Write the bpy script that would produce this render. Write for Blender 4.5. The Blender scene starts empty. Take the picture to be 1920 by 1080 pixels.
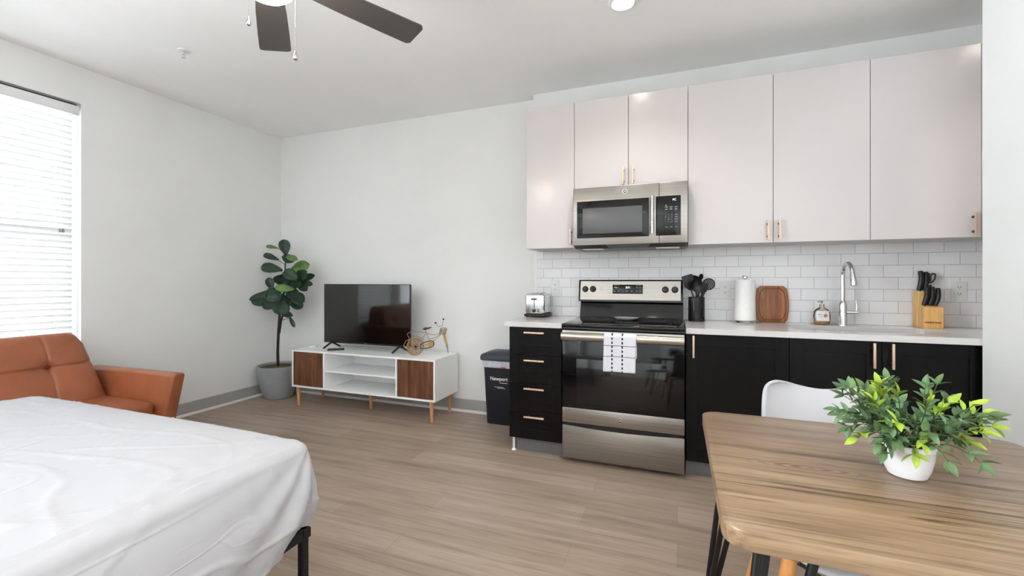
import bpy, bmesh, math, random
from mathutils import Vector, Matrix, noise

random.seed(7)
C = bpy.context.scene.collection
sc = bpy.context.scene
PI = math.pi

# ------------------------------------------------------------------ camera, world, exposure
cam_d = bpy.data.cameras.new('camera')
cam_d.sensor_width = 36.0
cam_d.lens = 818.0 / 1920.0 * 36.0
cam_d.shift_y = -15.0 / 1920.0
cam_d.clip_start = 0.02
cam = bpy.data.objects.new('camera', cam_d)
cam.location = (0, 0, 1.207)
cam.rotation_euler = (PI / 2, 0, math.radians(20.75))
C.objects.link(cam)
sc.camera = cam
sc.view_settings.view_transform = 'Standard'
sc.view_settings.look = 'None'
sc.view_settings.gamma = 1.0
sc.view_settings.use_curve_mapping = False
sc.view_settings.exposure = 0.38
sc.cycles.max_bounces = 10
sc.cycles.diffuse_bounces = 6
sc.cycles.glossy_bounces = 4
sc.cycles.transparent_max_bounces = 16
sc.cycles.sample_clamp_indirect = 12.0
sc.cycles.use_denoising = True
sc.cycles.caustics_reflective = False
sc.cycles.caustics_refractive = False

world = bpy.data.worlds.new('world')
sc.world = world
world.use_nodes = True
wb = world.node_tree.nodes['Background']
wb.inputs[0].default_value = (0.86, 0.93, 1.0, 1)
wb.inputs[1].default_value = 3.0


def lamp(name, kind, loc, energy, color=(1, 1, 1), rot=(0, 0, 0), **kw):
    d = bpy.data.lights.new(name, kind)
    d.energy = energy
    d.color = color
    for k, v in kw.items():
        setattr(d, k, v)
    o = bpy.data.objects.new(name, d)
    o.location = loc
    o.rotation_euler = rot
    C.objects.link(o)
    return o


# daylight at the left wall openings; the last two are unseen, added for fill
WIN = [(1.05, 1.873), (0.05, 0.91), (-2.25, -0.55), (-4.25, -2.55)]          # y ranges
WZ0, WZ1 = 0.60, 2.498
for (a, b), w_ in zip(WIN, (62, 370, 620, 600)):
    lamp('window_daylight', 'AREA', (-4.52, (a + b) / 2, (WZ0 + WZ1) / 2), w_, (0.89, 0.95, 1.0),
         (0, -PI / 2, 0), shape='RECTANGLE', size=1.95, size_y=b - a + 0.1)
# recessed ceiling downlights, fixtures built further down; the last three are unseen added fill
DOWN = [(-0.286, 2.514), (1.889, 2.463), (-0.35, 0.2), (-2.3, -1.0), (0.9, -1.2)]
CEIL = 2.766

# ------------------------------------------------------------------ mesh helpers


class MB:
    def __init__(self):
        self.bm = bmesh.new()

    def _merge(self, other, M=None):
        if M is not None:
            bmesh.ops.transform(other, matrix=M, verts=other.verts)
        me = bpy.data.meshes.new('tmp')
        other.to_mesh(me)
        other.free()
        self.bm.from_mesh(me)
        bpy.data.meshes.remove(me)

    def box(self, x0, x1, y0, y1, z0, z1, bev=0.0, seg=2, M=None):
        b = bmesh.new()
        bmesh.ops.create_cube(b, size=1)
        bmesh.ops.transform(b, matrix=Matrix.Translation(((x0 + x1) / 2, (y0 + y1) / 2, (z0 + z1) / 2)) @
                            Matrix.Diagonal((abs(x1 - x0), abs(y1 - y0), abs(z1 - z0), 1)), verts=b.verts)
        if bev > 0:
            bmesh.ops.bevel(b, geom=list(b.edges), offset=bev, segments=seg, profile=0.5, affect='EDGES')
        self._merge(b, M)
        return self

    def tube(self, pts, r, n=10, cap=True):
        """swept round tube; r a number or a list of radii"""
        pts = [Vector(p) for p in pts]
        rs = r if isinstance(r, (list, tuple)) else [r] * len(pts)
        b = bmesh.new()
        rings = []
        prev = None
        for i, p in enumerate(pts):
            if i == 0:
                t = pts[1] - pts[0]
            elif i == len(pts) - 1:
                t = pts[-1] - pts[-2]
            else:
                t = (pts[i + 1] - p).normalized() + (p - pts[i - 1]).normalized()
            t.normalize()
            if prev is None:
                a = Vector((0, 0, 1)) if abs(t.z) < 0.9 else Vector((1, 0, 0))
                u = t.cross(a).normalized()
            else:
                u = (prev - t * prev.dot(t)).normalized()
            prev = u
            w = t.cross(u)
            rings.append([b.verts.new(p + (u * math.cos(2 * PI * k / n) + w * math.sin(2 * PI * k / n)) * rs[i]) for k in range(n)])
        for i in range(len(rings) - 1):
            for k in range(n):
                b.faces.new((rings[i][k], rings[i][(k + 1) % n], rings[i + 1][(k + 1) % n], rings[i + 1][k]))
        if cap:
            b.faces.new(list(reversed(rings[0])))
            b.faces.new(rings[-1])
        bmesh.ops.recalc_face_normals(b, faces=b.faces)
        self._merge(b)
        return self

    def lathe(self, prof, c=(0, 0, 0), n=32, M=None, sx=1.0, sy=1.0, capb=True, capt=True):
        """prof: list of (r, z)"""
        b = bmesh.new()
        rings = []
        for (r, z) in prof:
            if r < 1e-6:
                rings.append([b.verts.new((c[0], c[1], c[2] + z))])
            else:
                rings.append([b.verts.new((c[0] + sx * r * math.cos(2 * PI * k / n), c[1] + sy * r * math.sin(2 * PI * k / n), c[2] + z)) for k in range(n)])
        for i in range(len(rings) - 1):
            A, B = rings[i], rings[i + 1]
            for k in range(n):
                if len(A) == 1 and len(B) == 1:
                    continue
                if len(A) == 1:
                    b.faces.new((A[0], B[k], B[(k + 1) % n]))
                elif len(B) == 1:
                    b.faces.new((A[k], A[(k + 1) % n], B[0]))
                else:
                    b.faces.new((A[k], A[(k + 1) % n], B[(k + 1) % n], B[k]))
        if capb and len(rings[0]) > 1:
            b.faces.new(list(reversed(rings[0])))
        if capt and len(rings[-1]) > 1:
            b.faces.new(rings[-1])
        bmesh.ops.recalc_face_normals(b, faces=b.faces)
        self._merge(b, M)
        return self

    def prism(self, pts, axis, a0, a1, bev=0.0, M=None, seg=2):
        """polygon pts in the two other axes, extruded along axis between a0 and a1"""
        b = bmesh.new()

        def mk(p, a):
            if axis == 'x':
                return (a, p[0], p[1])
            if axis == 'y':
                return (p[0], a, p[1])
            return (p[0], p[1], a)
        v0 = [b.verts.new(mk(p, a0)) for p in pts]
        v1 = [b.verts.new(mk(p, a1)) for p in pts]
        n = len(pts)
        b.faces.new(v0)
        b.faces.new(list(reversed(v1)))
        for i in range(n):
            b.faces.new((v0[i], v1[i], v1[(i + 1) % n], v0[(i + 1) % n]))
        bmesh.ops.recalc_face_normals(b, faces=b.faces)
        if bev > 0:
            es = [e for e in b.edges if (e.verts[0] in v0) == (e.verts[1] in v0)]
            bmesh.ops.bevel(b, geom=es, offset=bev, segments=seg, profile=0.5, affect='EDGES')
        self._merge(b, M)
        return self

    def grid(self, fn, nu, nv, closed_u=False):
        b = bmesh.new()
        V = [[b.verts.new(fn(i / nu, j / nv)) for j in range(nv + 1)] for i in range(nu + (0 if closed_u else 1))]
        m = len(V)
        for i in range(m if closed_u else m - 1):
            for j in range(nv):
                b.faces.new((V[i][j], V[(i + 1) % m][j], V[(i + 1) % m][j + 1], V[i][j + 1]))
        self._merge(b)
        return self

    def sphere(self, c, r, seg=16, sx=1, sy=1, sz=1):
        b = bmesh.new()
        bmesh.ops.create_uvsphere(b, u_segments=seg, v_segments=max(6, seg // 2), radius=r)
        bmesh.ops.transform(b, matrix=Matrix.Translation(c) @ Matrix.Diagonal((sx, sy, sz, 1)), verts=b.verts)
        self._merge(b)
        return self


def obj(name, mb, mat, parent=None, smooth=True, local=False, angle=40):
    """links the collected shape as ONE mesh object; mb is in world coordinates unless local"""
    bm = mb.bm
    if parent is not None and not local:
        r = parent
        while r.parent is not None:
            r = r.parent
        M = Matrix.Translation(r.location) @ Matrix.Rotation(r.rotation_euler[2], 4, 'Z')
        bmesh.ops.transform(bm, matrix=M.inverted(), verts=bm.verts)
    me = bpy.data.meshes.new(name)
    if smooth:
        for f in bm.faces:
            f.smooth = True
        ca = math.radians(angle)
        for e in bm.edges:
            if len(e.link_faces) == 2 and e.link_faces[0].normal.length > 0:
                if e.calc_face_angle(0) > ca:
                    e.smooth = False
    bm.normal_update()
    if smooth:
        for e in bm.edges:
            if len(e.link_faces) == 2:
                e.smooth = not (e.calc_face_angle(0) > math.radians(angle))
    bm.to_mesh(me)
    bm.free()
    me.materials.append(mat)
    o = bpy.data.objects.new(name, me)
    C.objects.link(o)
    if parent is not None:
        o.parent = parent
    return o


def thing(name, label, cat, loc=(0, 0, 0), rz=0.0, group=None):
    o = bpy.data.objects.new(name, None)
    o.empty_display_size = 0.05
    o.location = loc
    o.rotation_euler = (0, 0, rz)
    o['label'] = label
    o['category'] = cat
    if group:
        o['group'] = group
    C.objects.link(o)
    return o


def tag(o, label, cat, group=None):
    o['label'] = label
    o['category'] = cat
    if group:
        o['group'] = group
    return o


def struct(name, mb, mat, smooth=False, parent=None):
    o = obj(name, mb, mat, parent, smooth)
    if parent is None:
        o['kind'] = 'structure'
    return o


def copy_thing(root, loc, rz=None, label=None):
    r = root.copy()
    C.objects.link(r)
    r.location = loc
    if rz is not None:
        r.rotation_euler = (0, 0, rz)
    if label:
        r['label'] = label
    for ch in list(root.children):
        c = ch.copy()
        C.objects.link(c)
        c.parent = r
        for g in list(ch.children):
            d = g.copy()
            C.objects.link(d)
            d.parent = c
    return r


def text_mesh(body, size, M, extrude=0.0004, bold=False):
    cu = bpy.data.curves.new('t', 'FONT')
    cu.body = body
    cu.size = size
    cu.extrude = extrude
    cu.align_x = 'CENTER'
    cu.align_y = 'CENTER'
    if bold:
        cu.offset = size * 0.02
    o = bpy.data.objects.new('t', cu)
    C.objects.link(o)
    bpy.context.view_layer.update()
    me = bpy.data.meshes.new_from_object(o)
    mb = MB()
    mb.bm.from_mesh(me)
    bmesh.ops.transform(mb.bm, matrix=M, verts=mb.bm.verts)
    bpy.data.objects.remove(o)
    bpy.data.meshes.remove(me)
    return mb


def facing_y(x, y, z):            # text plane looking towards -Y
    return Matrix.Translation((x, y, z)) @ Matrix.Rotation(PI / 2, 4, 'X')


# ------------------------------------------------------------------ materials
def lin(c):
    def f(v):
        v /= 255.0
        return v / 12.92 if v <= 0.04045 else ((v + 0.055) / 1.055) ** 2.4
    return (f(c[0]), f(c[1]), f(c[2]), 1)


class MT:
    def __init__(self, name, col=(200, 200, 200), rough=0.5, metal=0.0, coat=0.0, spec=0.5, emis=None, es=0.0, trans=0.0):
        self.m = bpy.data.materials.new(name)
        self.m.use_nodes = True
        self.nt = self.m.node_tree
        self.b = self.nt.nodes['Principled BSDF']
        self.b.inputs['Base Color'].default_value = lin(col)
        self.b.inputs['Roughness'].default_value = rough
        self.b.inputs['Metallic'].default_value = metal
        self.b.inputs['Coat Weight'].default_value = coat
        self.b.inputs['Coat Roughness'].default_value = 0.12
        self.b.inputs['Specular IOR Level'].default_value = spec
        self.b.inputs['Transmission Weight'].default_value = trans
        if emis:
            self.b.inputs['Emission Color'].default_value = lin(emis)
            self.b.inputs['Emission Strength'].default_value = es
        self.tc = None

    def node(self, t, **kw):
        n = self.nt.nodes.new(t)
        for k, v in kw.items():
            if k.startswith('_'):
                setattr(n, k[1:], v)
            else:
                n.inputs[k.replace('_', ' ')].default_value = v
        return n

    def coords(self, scale=(1, 1, 1), rot=(0, 0, 0), loc=(0, 0, 0), world=False):
        if world:
            tc = self.nt.nodes.new('ShaderNodeNewGeometry')
            out = tc.outputs['Position']
        else:
            tc = self.nt.nodes.new('ShaderNodeTexCoord')
            out = tc.outputs['Object']
        mp = self.nt.nodes.new('ShaderNodeMapping')
        mp.inputs['Scale'].default_value = scale
        mp.inputs['Rotation'].default_value = rot
        mp.inputs['Location'].default_value = loc
        self.nt.links.new(out, mp.inputs['Vector'])
        return mp.outputs['Vector']

    def link(self, a, b):
        self.nt.links.new(a, b)

    def noise(self, vec, scale=5, detail=4, rough=0.55, dist=0.0):
        n = self.node('ShaderNodeTexNoise', Scale=scale, Detail=detail, Roughness=rough, Distortion=dist)
        self.link(vec, n.inputs['Vector'])
        return n.outputs['Fac']

    def ramp(self, fac, stops):
        r = self.nt.nodes.new('ShaderNodeValToRGB')
        e = r.color_ramp.elements
        while len(e) < len(stops):
            e.new(0.5)
        for i, (p, c) in enumerate(stops):
            e[i].position = p
            e[i].color = lin(c) if max(c) > 1.0 or len(c) == 3 else c
        self.link(fac, r.inputs[0])
        return r.outputs[0]

    def mix(self, fac, a, b, mode='MIX'):
        n = self.nt.nodes.new('ShaderNodeMix')
        n.data_type = 'RGBA'
        n.blend_type = mode
        for s, v in ((0, fac), (6, a), (7, b)):
            if isinstance(v, (int, float)):
                n.inputs[s].default_value = v
            elif isinstance(v, tuple):
                n.inputs[s].default_value = v
            else:
                self.link(v, n.inputs[s])
        return n.outputs[2]

    def base(self, out):
        self.link(out, self.b.inputs['Base Color'])

    def bump(self, h, strength=0.1, dist=0.01):
        n = self.nt.nodes.new('ShaderNodeBump')
        n.inputs['Strength'].default_value = strength
        n.inputs['Distance'].default_value = dist
        self.link(h, n.inputs['Height'])
        self.link(n.outputs[0], self.b.inputs['Normal'])
        return n


def plain(name, col, rough=0.5, metal=0.0, var=0.06, scale=8, bump=0.0, **kw):
    """procedural: base colour with slight mottling, optional fine bump"""
    t = MT(name, col, rough, metal, **kw)
    v = t.coords()
    n = t.noise(v, scale, 3)
    dk = tuple(max(0, c * (1 - var)) for c in col)
    lt = tuple(min(255, c * (1 + var * 0.6)) for c in col)
    t.base(t.ramp(n, [(0.3, dk), (0.7, lt)]))
    if bump:
        t.bump(t.noise(v, scale * 25, 2), bump, 0.002)
    return t.m


def wood(name, dark, mid, light, axis='x', scale=1.0, rough=0.45, coat=0.0, contrast=1.0, knots=False):
    t = MT(name, mid, rough, coat=coat)
    s = {'x': (1.2, 14, 14), 'y': (14, 1.2, 14), 'z': (14, 14, 1.2)}[axis]
    v = t.coords(tuple(k * scale for k in s))
    n1 = t.noise(v, 1.0, 6, 0.6, 0.6)
    v2 = t.coords(tuple(k * scale * (5 if k > 5 else 1.5) for k in s))
    n2 = t.noise(v2, 1.0, 3, 0.6)
    c1 = t.ramp(n1, [(0.30, dark), (0.5, mid), (0.72, light)])
    c2 = t.ramp(n2, [(0.35, (150, 150, 150)), (0.65, (255, 255, 255))])
    c = t.mix(0.45 * contrast, c1, c2, 'MULTIPLY')
    if knots:
        v3 = t.coords((0.7, 3.2, 3.2))
        w = t.node('ShaderNodeTexWave', Scale=1.6, Distortion=9.0, Detail=3.0, Detail_Scale=0.8)
        w.bands_direction = 'Y'
        t.link(v3, w.inputs['Vector'])
        c3 = t.ramp(w.outputs['Fac'], [(0.0, (120, 110, 100)), (0.25, (255, 255, 255))])
        c = t.mix(0.35, c, c3, 'MULTIPLY')
    t.base(c)
    t.bump(n2, 0.06, 0.002)
    return t.m


def steel(name, col=(176, 172, 166), rough=0.3, axis='x'):
    t = MT(name, col, rough, 1.0)
    s = {'x': (2, 260, 260), 'z': (260, 260, 2), 'y': (260, 2, 260)}[axis]
    v = t.coords(s)
    n = t.noise(v, 1.0, 2)
    t.base(t.ramp(n, [(0.3, tuple(c * 0.93 for c in col)), (0.7, tuple(min(255, c * 1.04) for c in col))]))
    r = t.nt.nodes.new('ShaderNodeMapRange')
    r.inputs['To Min'].default_value = rough - 0.05
    r.inputs['To Max'].default_value = rough + 0.08
    t.link(n, r.inputs[0])
    t.link(r.outputs[0], t.b.inputs['Roughness'])
    t.bump(n, 0.05, 0.0005)
    return t.m


M = {}
M['wall'] = plain('wall_paint', (235, 235, 234), 0.75, var=0.012, scale=2, bump=0.05)
M['ceiling'] = plain('ceiling_paint', (249, 249, 248), 0.85, var=0.01, scale=2, bump=0.05)
M['base'] = plain('baseboard_paint', (168, 167, 165), 0.5, var=0.02)
M['shoe'] = plain('shoe_molding_paint', (226, 222, 218), 0.45, var=0.02)
M['trimwhite'] = plain('window_trim', (240, 240, 240), 0.45, var=0.01)

# floor: vinyl planks running along X
t = MT('floor_planks', (130, 112, 98), 0.42, spec=0.4)
v = t.coords((1, 1, 1), world=True)
br = t.node('ShaderNodeTexBrick', Scale=1.0, Mortar_Size=0.0012, Mortar_Smooth=0.1, Bias=0.0, Brick_Width=1.22, Row_Height=0.178)
br.offset = 0.37
br.inputs['Color1'].default_value = (0.0, 0.0, 0.0, 1)
br.inputs['Color2'].default_value = (1.0, 1.0, 1.0, 1)
br.inputs['Mortar'].default_value = (0.5, 0.5, 0.5, 1)
t.link(v, br.inputs['Vector'])
plank = t.ramp(br.outputs['Color'], [(0.0, (168, 150, 135)), (0.5, (178, 160, 145)), (1.0, (187, 169, 155))])
v1 = t.coords((1.3, 22, 1), world=True)
g1 = t.noise(v1, 1.0, 6, 0.62, 0.5)
grain = t.ramp(g1, [(0.28, (190, 185, 182)), (0.5, (238, 236, 234)), (0.75, (255, 255, 255))])
c = t.mix(0.85, plank, grain, 'MULTIPLY')
v2 = t.coords((5, 120, 1), world=True)
g2 = t.noise(v2, 1.0, 3, 0.6)
c = t.mix(0.35, c, t.ramp(g2, [(0.3, (170, 165, 160)), (0.7, (255, 255, 255))]), 'MULTIPLY')
c = t.mix(t.ramp(br.outputs['Fac'], [(0.0, (0, 0, 0)), (1.0, (150, 150, 150))]), c, lin((80, 68, 60)))
t.base(c)
t.bump(g2, 0.05, 0.002)
M['floor'] = t.m

# subway tile, running bond, on a wall in the XZ plane
t = MT('subway_tile', (226, 225, 226), 0.12, spec=0.5)
tc = t.nt.nodes.new('ShaderNodeNewGeometry')
sp = t.nt.nodes.new('ShaderNodeSeparateXYZ')
cb = t.nt.nodes.new('ShaderNodeCombineXYZ')
t.link(tc.outputs['Position'], sp.inputs[0])
ax = t.node('ShaderNodeMath', _operation='ADD')
ax.inputs[1].default_value = 10 * 0.1525 - 1.324
az = t.node('ShaderNodeMath', _operation='ADD')
az.inputs[1].default_value = -0.914 + 0.0777 * 10
t.link(sp.outputs['X'], ax.inputs[0])
t.link(sp.outputs['Z'], az.inputs[0])
t.link(ax.outputs[0], cb.inputs['X'])
t.link(az.outputs[0], cb.inputs['Y'])
br = t.node('ShaderNodeTexBrick', Scale=1.0, Mortar_Size=0.0016, Mortar_Smooth=0.25, Brick_Width=0.1525, Row_Height=0.0777)
br.offset = 0.5
br.inputs['Color1'].default_value = lin((238, 236, 238))
br.inputs['Color2'].default_value = lin((232, 230, 232))
br.inputs['Mortar'].default_value = lin((184, 183, 184))
t.link(cb.outputs[0], br.inputs['Vector'])
t.base(br.outputs['Color'])
inv = t.node('ShaderNodeMath', _operation='SUBTRACT')
inv.inputs[0].default_value = 1.0
t.link(br.outputs['Fac'], inv.inputs[1])
t.bump(inv.outputs[0], 0.6, 0.003)
M['tile'] = t.m

M['upper'] = plain('upper_cabinet_laminate', (207, 200, 199), 0.2, var=0.008, scale=1.5)
M['upper_in'] = plain('cabinet_underside', (206, 204, 202), 0.5, var=0.01)
M['gap'] = plain('cabinet_carcass', (120, 117, 114), 0.6)
t = MT('black_brown_cabinet', (26, 22, 21), 0.36, spec=0.18)
v = t.coords((25, 25, 2))
n = t.noise(v, 1.0, 5)
t.base(t.ramp(n, [(0.3, (9, 8, 8)), (0.7, (17, 15, 15))]))
t.bump(n, 0.06, 0.002)
M['dark'] = t.m
M['quartz'] = plain('quartz_worktop', (214, 211, 210), 0.14, var=0.005, scale=30)
M['quartz_edge'] = M['quartz']
M['brass'] = plain('champagne_metal', (226, 196, 170), 0.45, 0.6, var=0.03)
M['pewter'] = plain('dark_standoff_metal', (120, 110, 100), 0.3, 1.0)
M['steel'] = steel('brushed_steel', (164, 158, 152), 0.30, 'x')
M['steel_v'] = steel('brushed_steel_upright', (182, 178, 174), 0.28, 'x')
M['steel_side'] = plain('grey_steel_side', (92, 91, 90), 0.4, 0.6)
M['chrome'] = plain('chrome', (225, 225, 226), 0.06, 1.0, var=0.01)
M['black_glass'] = plain('black_glass', (7, 7, 8), 0.07, var=0.0, spec=0.4)
M['oven_glass'] = plain('oven_window_glass', (22, 21, 22), 0.08, var=0.03)
M['mw_glass'] = plain('microwave_window', (86, 86, 88), 0.25, var=0.02)
M['black'] = plain('black_enamel', (16, 16, 17), 0.25, var=0.05)
M['black_pl'] = plain('black_plastic', (18, 18, 19), 0.4, var=0.05)
M['black_me'] = plain('black_powder_coat', (20, 20, 21), 0.4, 0.3, var=0.05)
M['print'] = plain('white_print', (232, 232, 232), 0.5, var=0.0)
M['print_g'] = plain('grey_print', (150, 150, 150), 0.5, var=0.0)
M['print_d'] = plain('dark_print', (60, 58, 55), 0.5, var=0.0)
M['led'] = MT('lit_display', (220, 230, 240), 0.5, emis=(220, 235, 255), es=1.2).m
M['white_pl'] = plain('white_plastic', (236, 236, 236), 0.35, var=0.01)
M['white_lam'] = plain('white_laminate', (249, 249, 249), 0.35, var=0.01)
M['walnut'] = wood('walnut', (74, 42, 24), (112, 68, 42), (140, 92, 60), 'z', 2.2, 0.45)
M['acacia'] = wood('acacia', (112, 60, 28), (158, 94, 50), (186, 120, 68), 'z', 2.0, 0.4)
M['acacia_d'] = wood('acacia_groove', (56, 28, 12), (84, 45, 22), (104, 60, 32), 'z', 2.0, 0.5)
M['beech'] = wood('beech', (196, 132, 84), (214, 152, 100), (226, 170, 118), 'z', 2.0, 0.45, contrast=0.5)
M['legwood'] = wood('chair_leg_wood', (210, 140, 72), (226, 158, 88), (236, 174, 104), 'z', 1.5, 0.45, contrast=0.4)
M['bamboo'] = wood('knife_block_wood', (208, 158, 92), (224, 176, 108), (236, 194, 130), 'z', 2.0, 0.45, contrast=0.5)
t = MT('table_top_oak', (176, 147, 117), 0.3)
v = t.coords((1.0, 9, 9))
n1 = t.noise(v, 1.0, 7, 0.62, 0.9)
c1 = t.ramp(n1, [(0.25, (108, 84, 62)), (0.42, (136, 111, 86)), (0.60, (152, 127, 101)), (0.78, (166, 141, 114))])
v = t.coords((2.2, 70, 70))
n2 = t.noise(v, 1.0, 5, 0.65, 0.4)
c = t.mix(0.8, c1, t.ramp(n2, [(0.34, (168, 156, 144)), (0.56, (255, 254, 252))]), 'MULTIPLY')
v = t.coords((1.1, 34, 34), loc=(3, 1, 0))
n3 = t.noise(v, 1.0, 3, 0.55, 1.0)
c = t.mix(0.75, c, t.ramp(n3, [(0.33, (128, 108, 90)), (0.41, (255, 255, 255))]), 'MULTIPLY')
# an oval knot figure
kv = t.coords((1.0, 4.2, 0.0), loc=(0.177, 0.055, 0))
gd = t.node('ShaderNodeTexWave', Scale=9.0, Distortion=2.5, Detail=3.0)
gd.wave_type = 'RINGS'
gd.rings_direction = 'Z'
t.link(kv, gd.inputs['Vector'])
ln_ = t.nt.nodes.new('ShaderNodeVectorMath')
ln_.operation = 'LENGTH'
t.link(kv, ln_.inputs[0])
msk = t.nt.nodes.new('ShaderNodeMapRange')
msk.inputs['From Min'].default_value = 0.03
msk.inputs['From Max'].default_value = 0.16
msk.inputs['To Min'].default_value = 0.75
msk.inputs['To Max'].default_value = 0.0
t.link(ln_.outputs['Value'], msk.inputs[0])
c = t.mix(msk.outputs[0], c, t.mix(1.0, c, t.ramp(gd.outputs['Fac'], [(0.35, (150, 122, 98)), (0.7, (255, 255, 255))]), 'MULTIPLY'))
t.base(c)
t.bump(n2, 0.05, 0.002)
M['table'] = t.m
M['leaf'] = plain('dark_fig_leaf', (34, 62, 44), 0.38, var=0.3, scale=9)
M['leaf_y'] = plain('young_fig_leaf', (92, 128, 58), 0.38, var=0.25, scale=9)
M['trunk'] = plain('trunk_bark', (44, 34, 30), 0.8, var=0.3, scale=30, bump=0.3)
M['pot'] = plain('grey_pot', (150, 153, 157), 0.6, var=0.04, scale=6, bump=0.05)
M['moss'] = plain('moss', (84, 72, 40), 0.9, var=0.4, scale=40, bump=0.5)
M['shrub'] = plain('green_sprig_leaf', (84, 112, 70), 0.5, var=0.35, scale=14)
M['shrub_y'] = plain('lime_sprig_leaf', (156, 182, 54), 0.5, var=0.25, scale=14)
M['shrub_g'] = plain('grey_green_sprig_leaf', (112, 146, 104), 0.5, var=0.25, scale=14)
M['stem'] = plain('sprig_stem', (74, 92, 44), 0.6, var=0.2)
M['ceramic'] = plain('white_ceramic', (232, 230, 232), 0.25, var=0.01)
t = MT('white_sheet', (188, 188, 192), 0.85, spec=0.2)
v = t.coords((1.0, 1.0, 1.0), (0, 0, 0.12))
hs_ = []
for (sc_, loc_, w_) in (((5.5, 0.9, 5.0), (0, 0, 0), 1.0), ((5.0, 1.6, 6.0), (0.9, 2, 1), 0.7), ((11, 4, 11), (-0.8, 7, 3), 0.35)):
    mp = t.nt.nodes.new('ShaderNodeMapping')
    mp.inputs['Scale'].default_value = sc_
    mp.inputs['Location'].default_value = loc_
    mp.inputs['Rotation'].default_value = (0, 0, loc_[0] * 0.35)
    t.link(v, mp.inputs['Vector'])
    n = t.noise(mp.outputs[0], 1.0, 1, 0.4, 0.1)
    a_ = op2 = t.node('ShaderNodeMath', _operation='SUBTRACT')
    a_.inputs[1].default_value = 0.5
    t.link(n, a_.inputs[0])
    b_ = t.node('ShaderNodeMath', _operation='ABSOLUTE')
    t.link(a_.outputs[0], b_.inputs[0])
    m_ = t.nt.nodes.new('ShaderNodeMapRange')
    m_.inputs['From Min'].default_value = 0.0
    m_.inputs['From Max'].default_value = 0.022
    m_.inputs['To Min'].default_value = w_
    m_.inputs['To Max'].default_value = 0.0
    m_.interpolation_type = 'SMOOTHSTEP'
    t.link(b_.outputs[0], m_.inputs[0])
    # creases come and go along their length
    n2_ = t.noise(mp.outputs[0], 0.9, 1)
    g_ = t.nt.nodes.new('ShaderNodeMapRange')
    g_.inputs['From Min'].default_value = 0.46
    g_.inputs['From Max'].default_value = 0.62
    t.link(n2_, g_.inputs[0])
    p_ = t.node('ShaderNodeMath', _operation='MULTIPLY')
    t.link(m_.outputs[0], p_.inputs[0])
    t.link(g_.outputs[0], p_.inputs[1])
    hs_.append(p_.outputs[0])
s1 = t.node('ShaderNodeMath', _operation='ADD')
t.link(hs_[0], s1.inputs[0])
t.link(hs_[1], s1.inputs[1])
s2 = t.node('ShaderNodeMath', _operation='ADD')
t.link(s1.outputs[0], s2.inputs[0])
t.link(hs_[2], s2.inputs[1])
t.bump(s2.outputs[0], 0.30, 0.005)
M['sheet'] = t.m
M['towel'] = None
M['navy'] = plain('navy_plastic', (22, 27, 38), 0.45, var=0.06)
M['navy_lid'] = plain('navy_lid_plastic', (40, 50, 62), 0.42, var=0.05)
M['bag'] = plain('white_bin_bag', (206, 208, 222), 0.4, var=0.08, scale=20, bump=0.2)
M['red'] = plain('red_drawstring', (206, 40, 66), 0.5)
M['paper'] = plain('paper_towel', (240, 238, 236), 0.95, var=0.015, scale=30, bump=0.2)
M['plinth'] = plain('grey_toe_kick', (112, 112, 114), 0.35, 0.3, var=0.04)
M['greylam'] = plain('grey_silicone', (150, 152, 156), 0.35, var=0.03)
M['fan'] = plain('fan_blade_espresso', (84, 81, 80), 0.45, var=0.05, scale=4)
M['nickel'] = plain('brushed_nickel', (186, 184, 180), 0.3, 1.0)
M['bronze'] = wood('rattan_and_gold', (120, 84, 44), (176, 132, 76), (206, 168, 110), 'z', 4, 0.5)
M['gold'] = plain('aged_gold_wire', (170, 140, 104), 0.35, 0.8, var=0.1)
M['outlet'] = plain('outlet_plastic', (226, 226, 224), 0.35, var=0.0)
M['socket'] = plain('outlet_slot', (70, 70, 70), 0.5)

# leather
t = MT('cognac_leather', (168, 88, 50), 0.36, spec=0.5, coat=0.12)
v = t.coords()
n = t.noise(v, 5, 5)
t.base(t.ramp(n, [(0.3, (138, 78, 50)), (0.7, (162, 94, 60))]))
vo = t.node('ShaderNodeTexVoronoi', Scale=260.0)
t.link(v, vo.inputs['Vector'])
t.bump(vo.outputs['Distance'], 0.10, 0.001)
M['leather'] = t.m
M['leather_d'] = plain('dark_seam_leather', (92, 44, 24), 0.5)

# blind slats: slightly see-through white
t = MT('blind_slat', (244, 244, 244), 0.5)
tr = t.node('ShaderNodeBsdfTranslucent')
tr.inputs[0].default_value = lin((250, 250, 250))
mx = t.nt.nodes.new('ShaderNodeMixShader')
mx.inputs[0].default_value = 0.12
t.link(t.b.outputs[0], mx.inputs[1])
t.link(tr.outputs[0], mx.inputs[2])
t.link(mx.outputs[0], t.nt.nodes['Material Output'].inputs[0])
M['slat'] = t.m

# thin window glass / clear plastic
def thin_glass(name, tint, gloss=0.06):
    t = MT(name)
    tp = t.node('ShaderNodeBsdfTransparent')
    tp.inputs[0].default_value = lin(tint)
    gl = t.node('ShaderNodeBsdfGlossy')
    gl.inputs['Roughness'].default_value = 0.02
    fr = t.node('ShaderNodeFresnel')
    fr.inputs[0].default_value = 1.45
    mx = t.nt.nodes.new('ShaderNodeMixShader')
    t.link(fr.outputs[0], mx.inputs[0])
    t.link(tp.outputs[0], mx.inputs[1])
    t.link(gl.outputs[0], mx.inputs[2])
    t.link(mx.outputs[0], t.nt.nodes['Material Output'].inputs[0])
    return t.m


M['glass'] = thin_glass('window_glass', (250, 252, 252))
M['clear'] = thin_glass('clear_bottle', (244, 240, 232))

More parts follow.
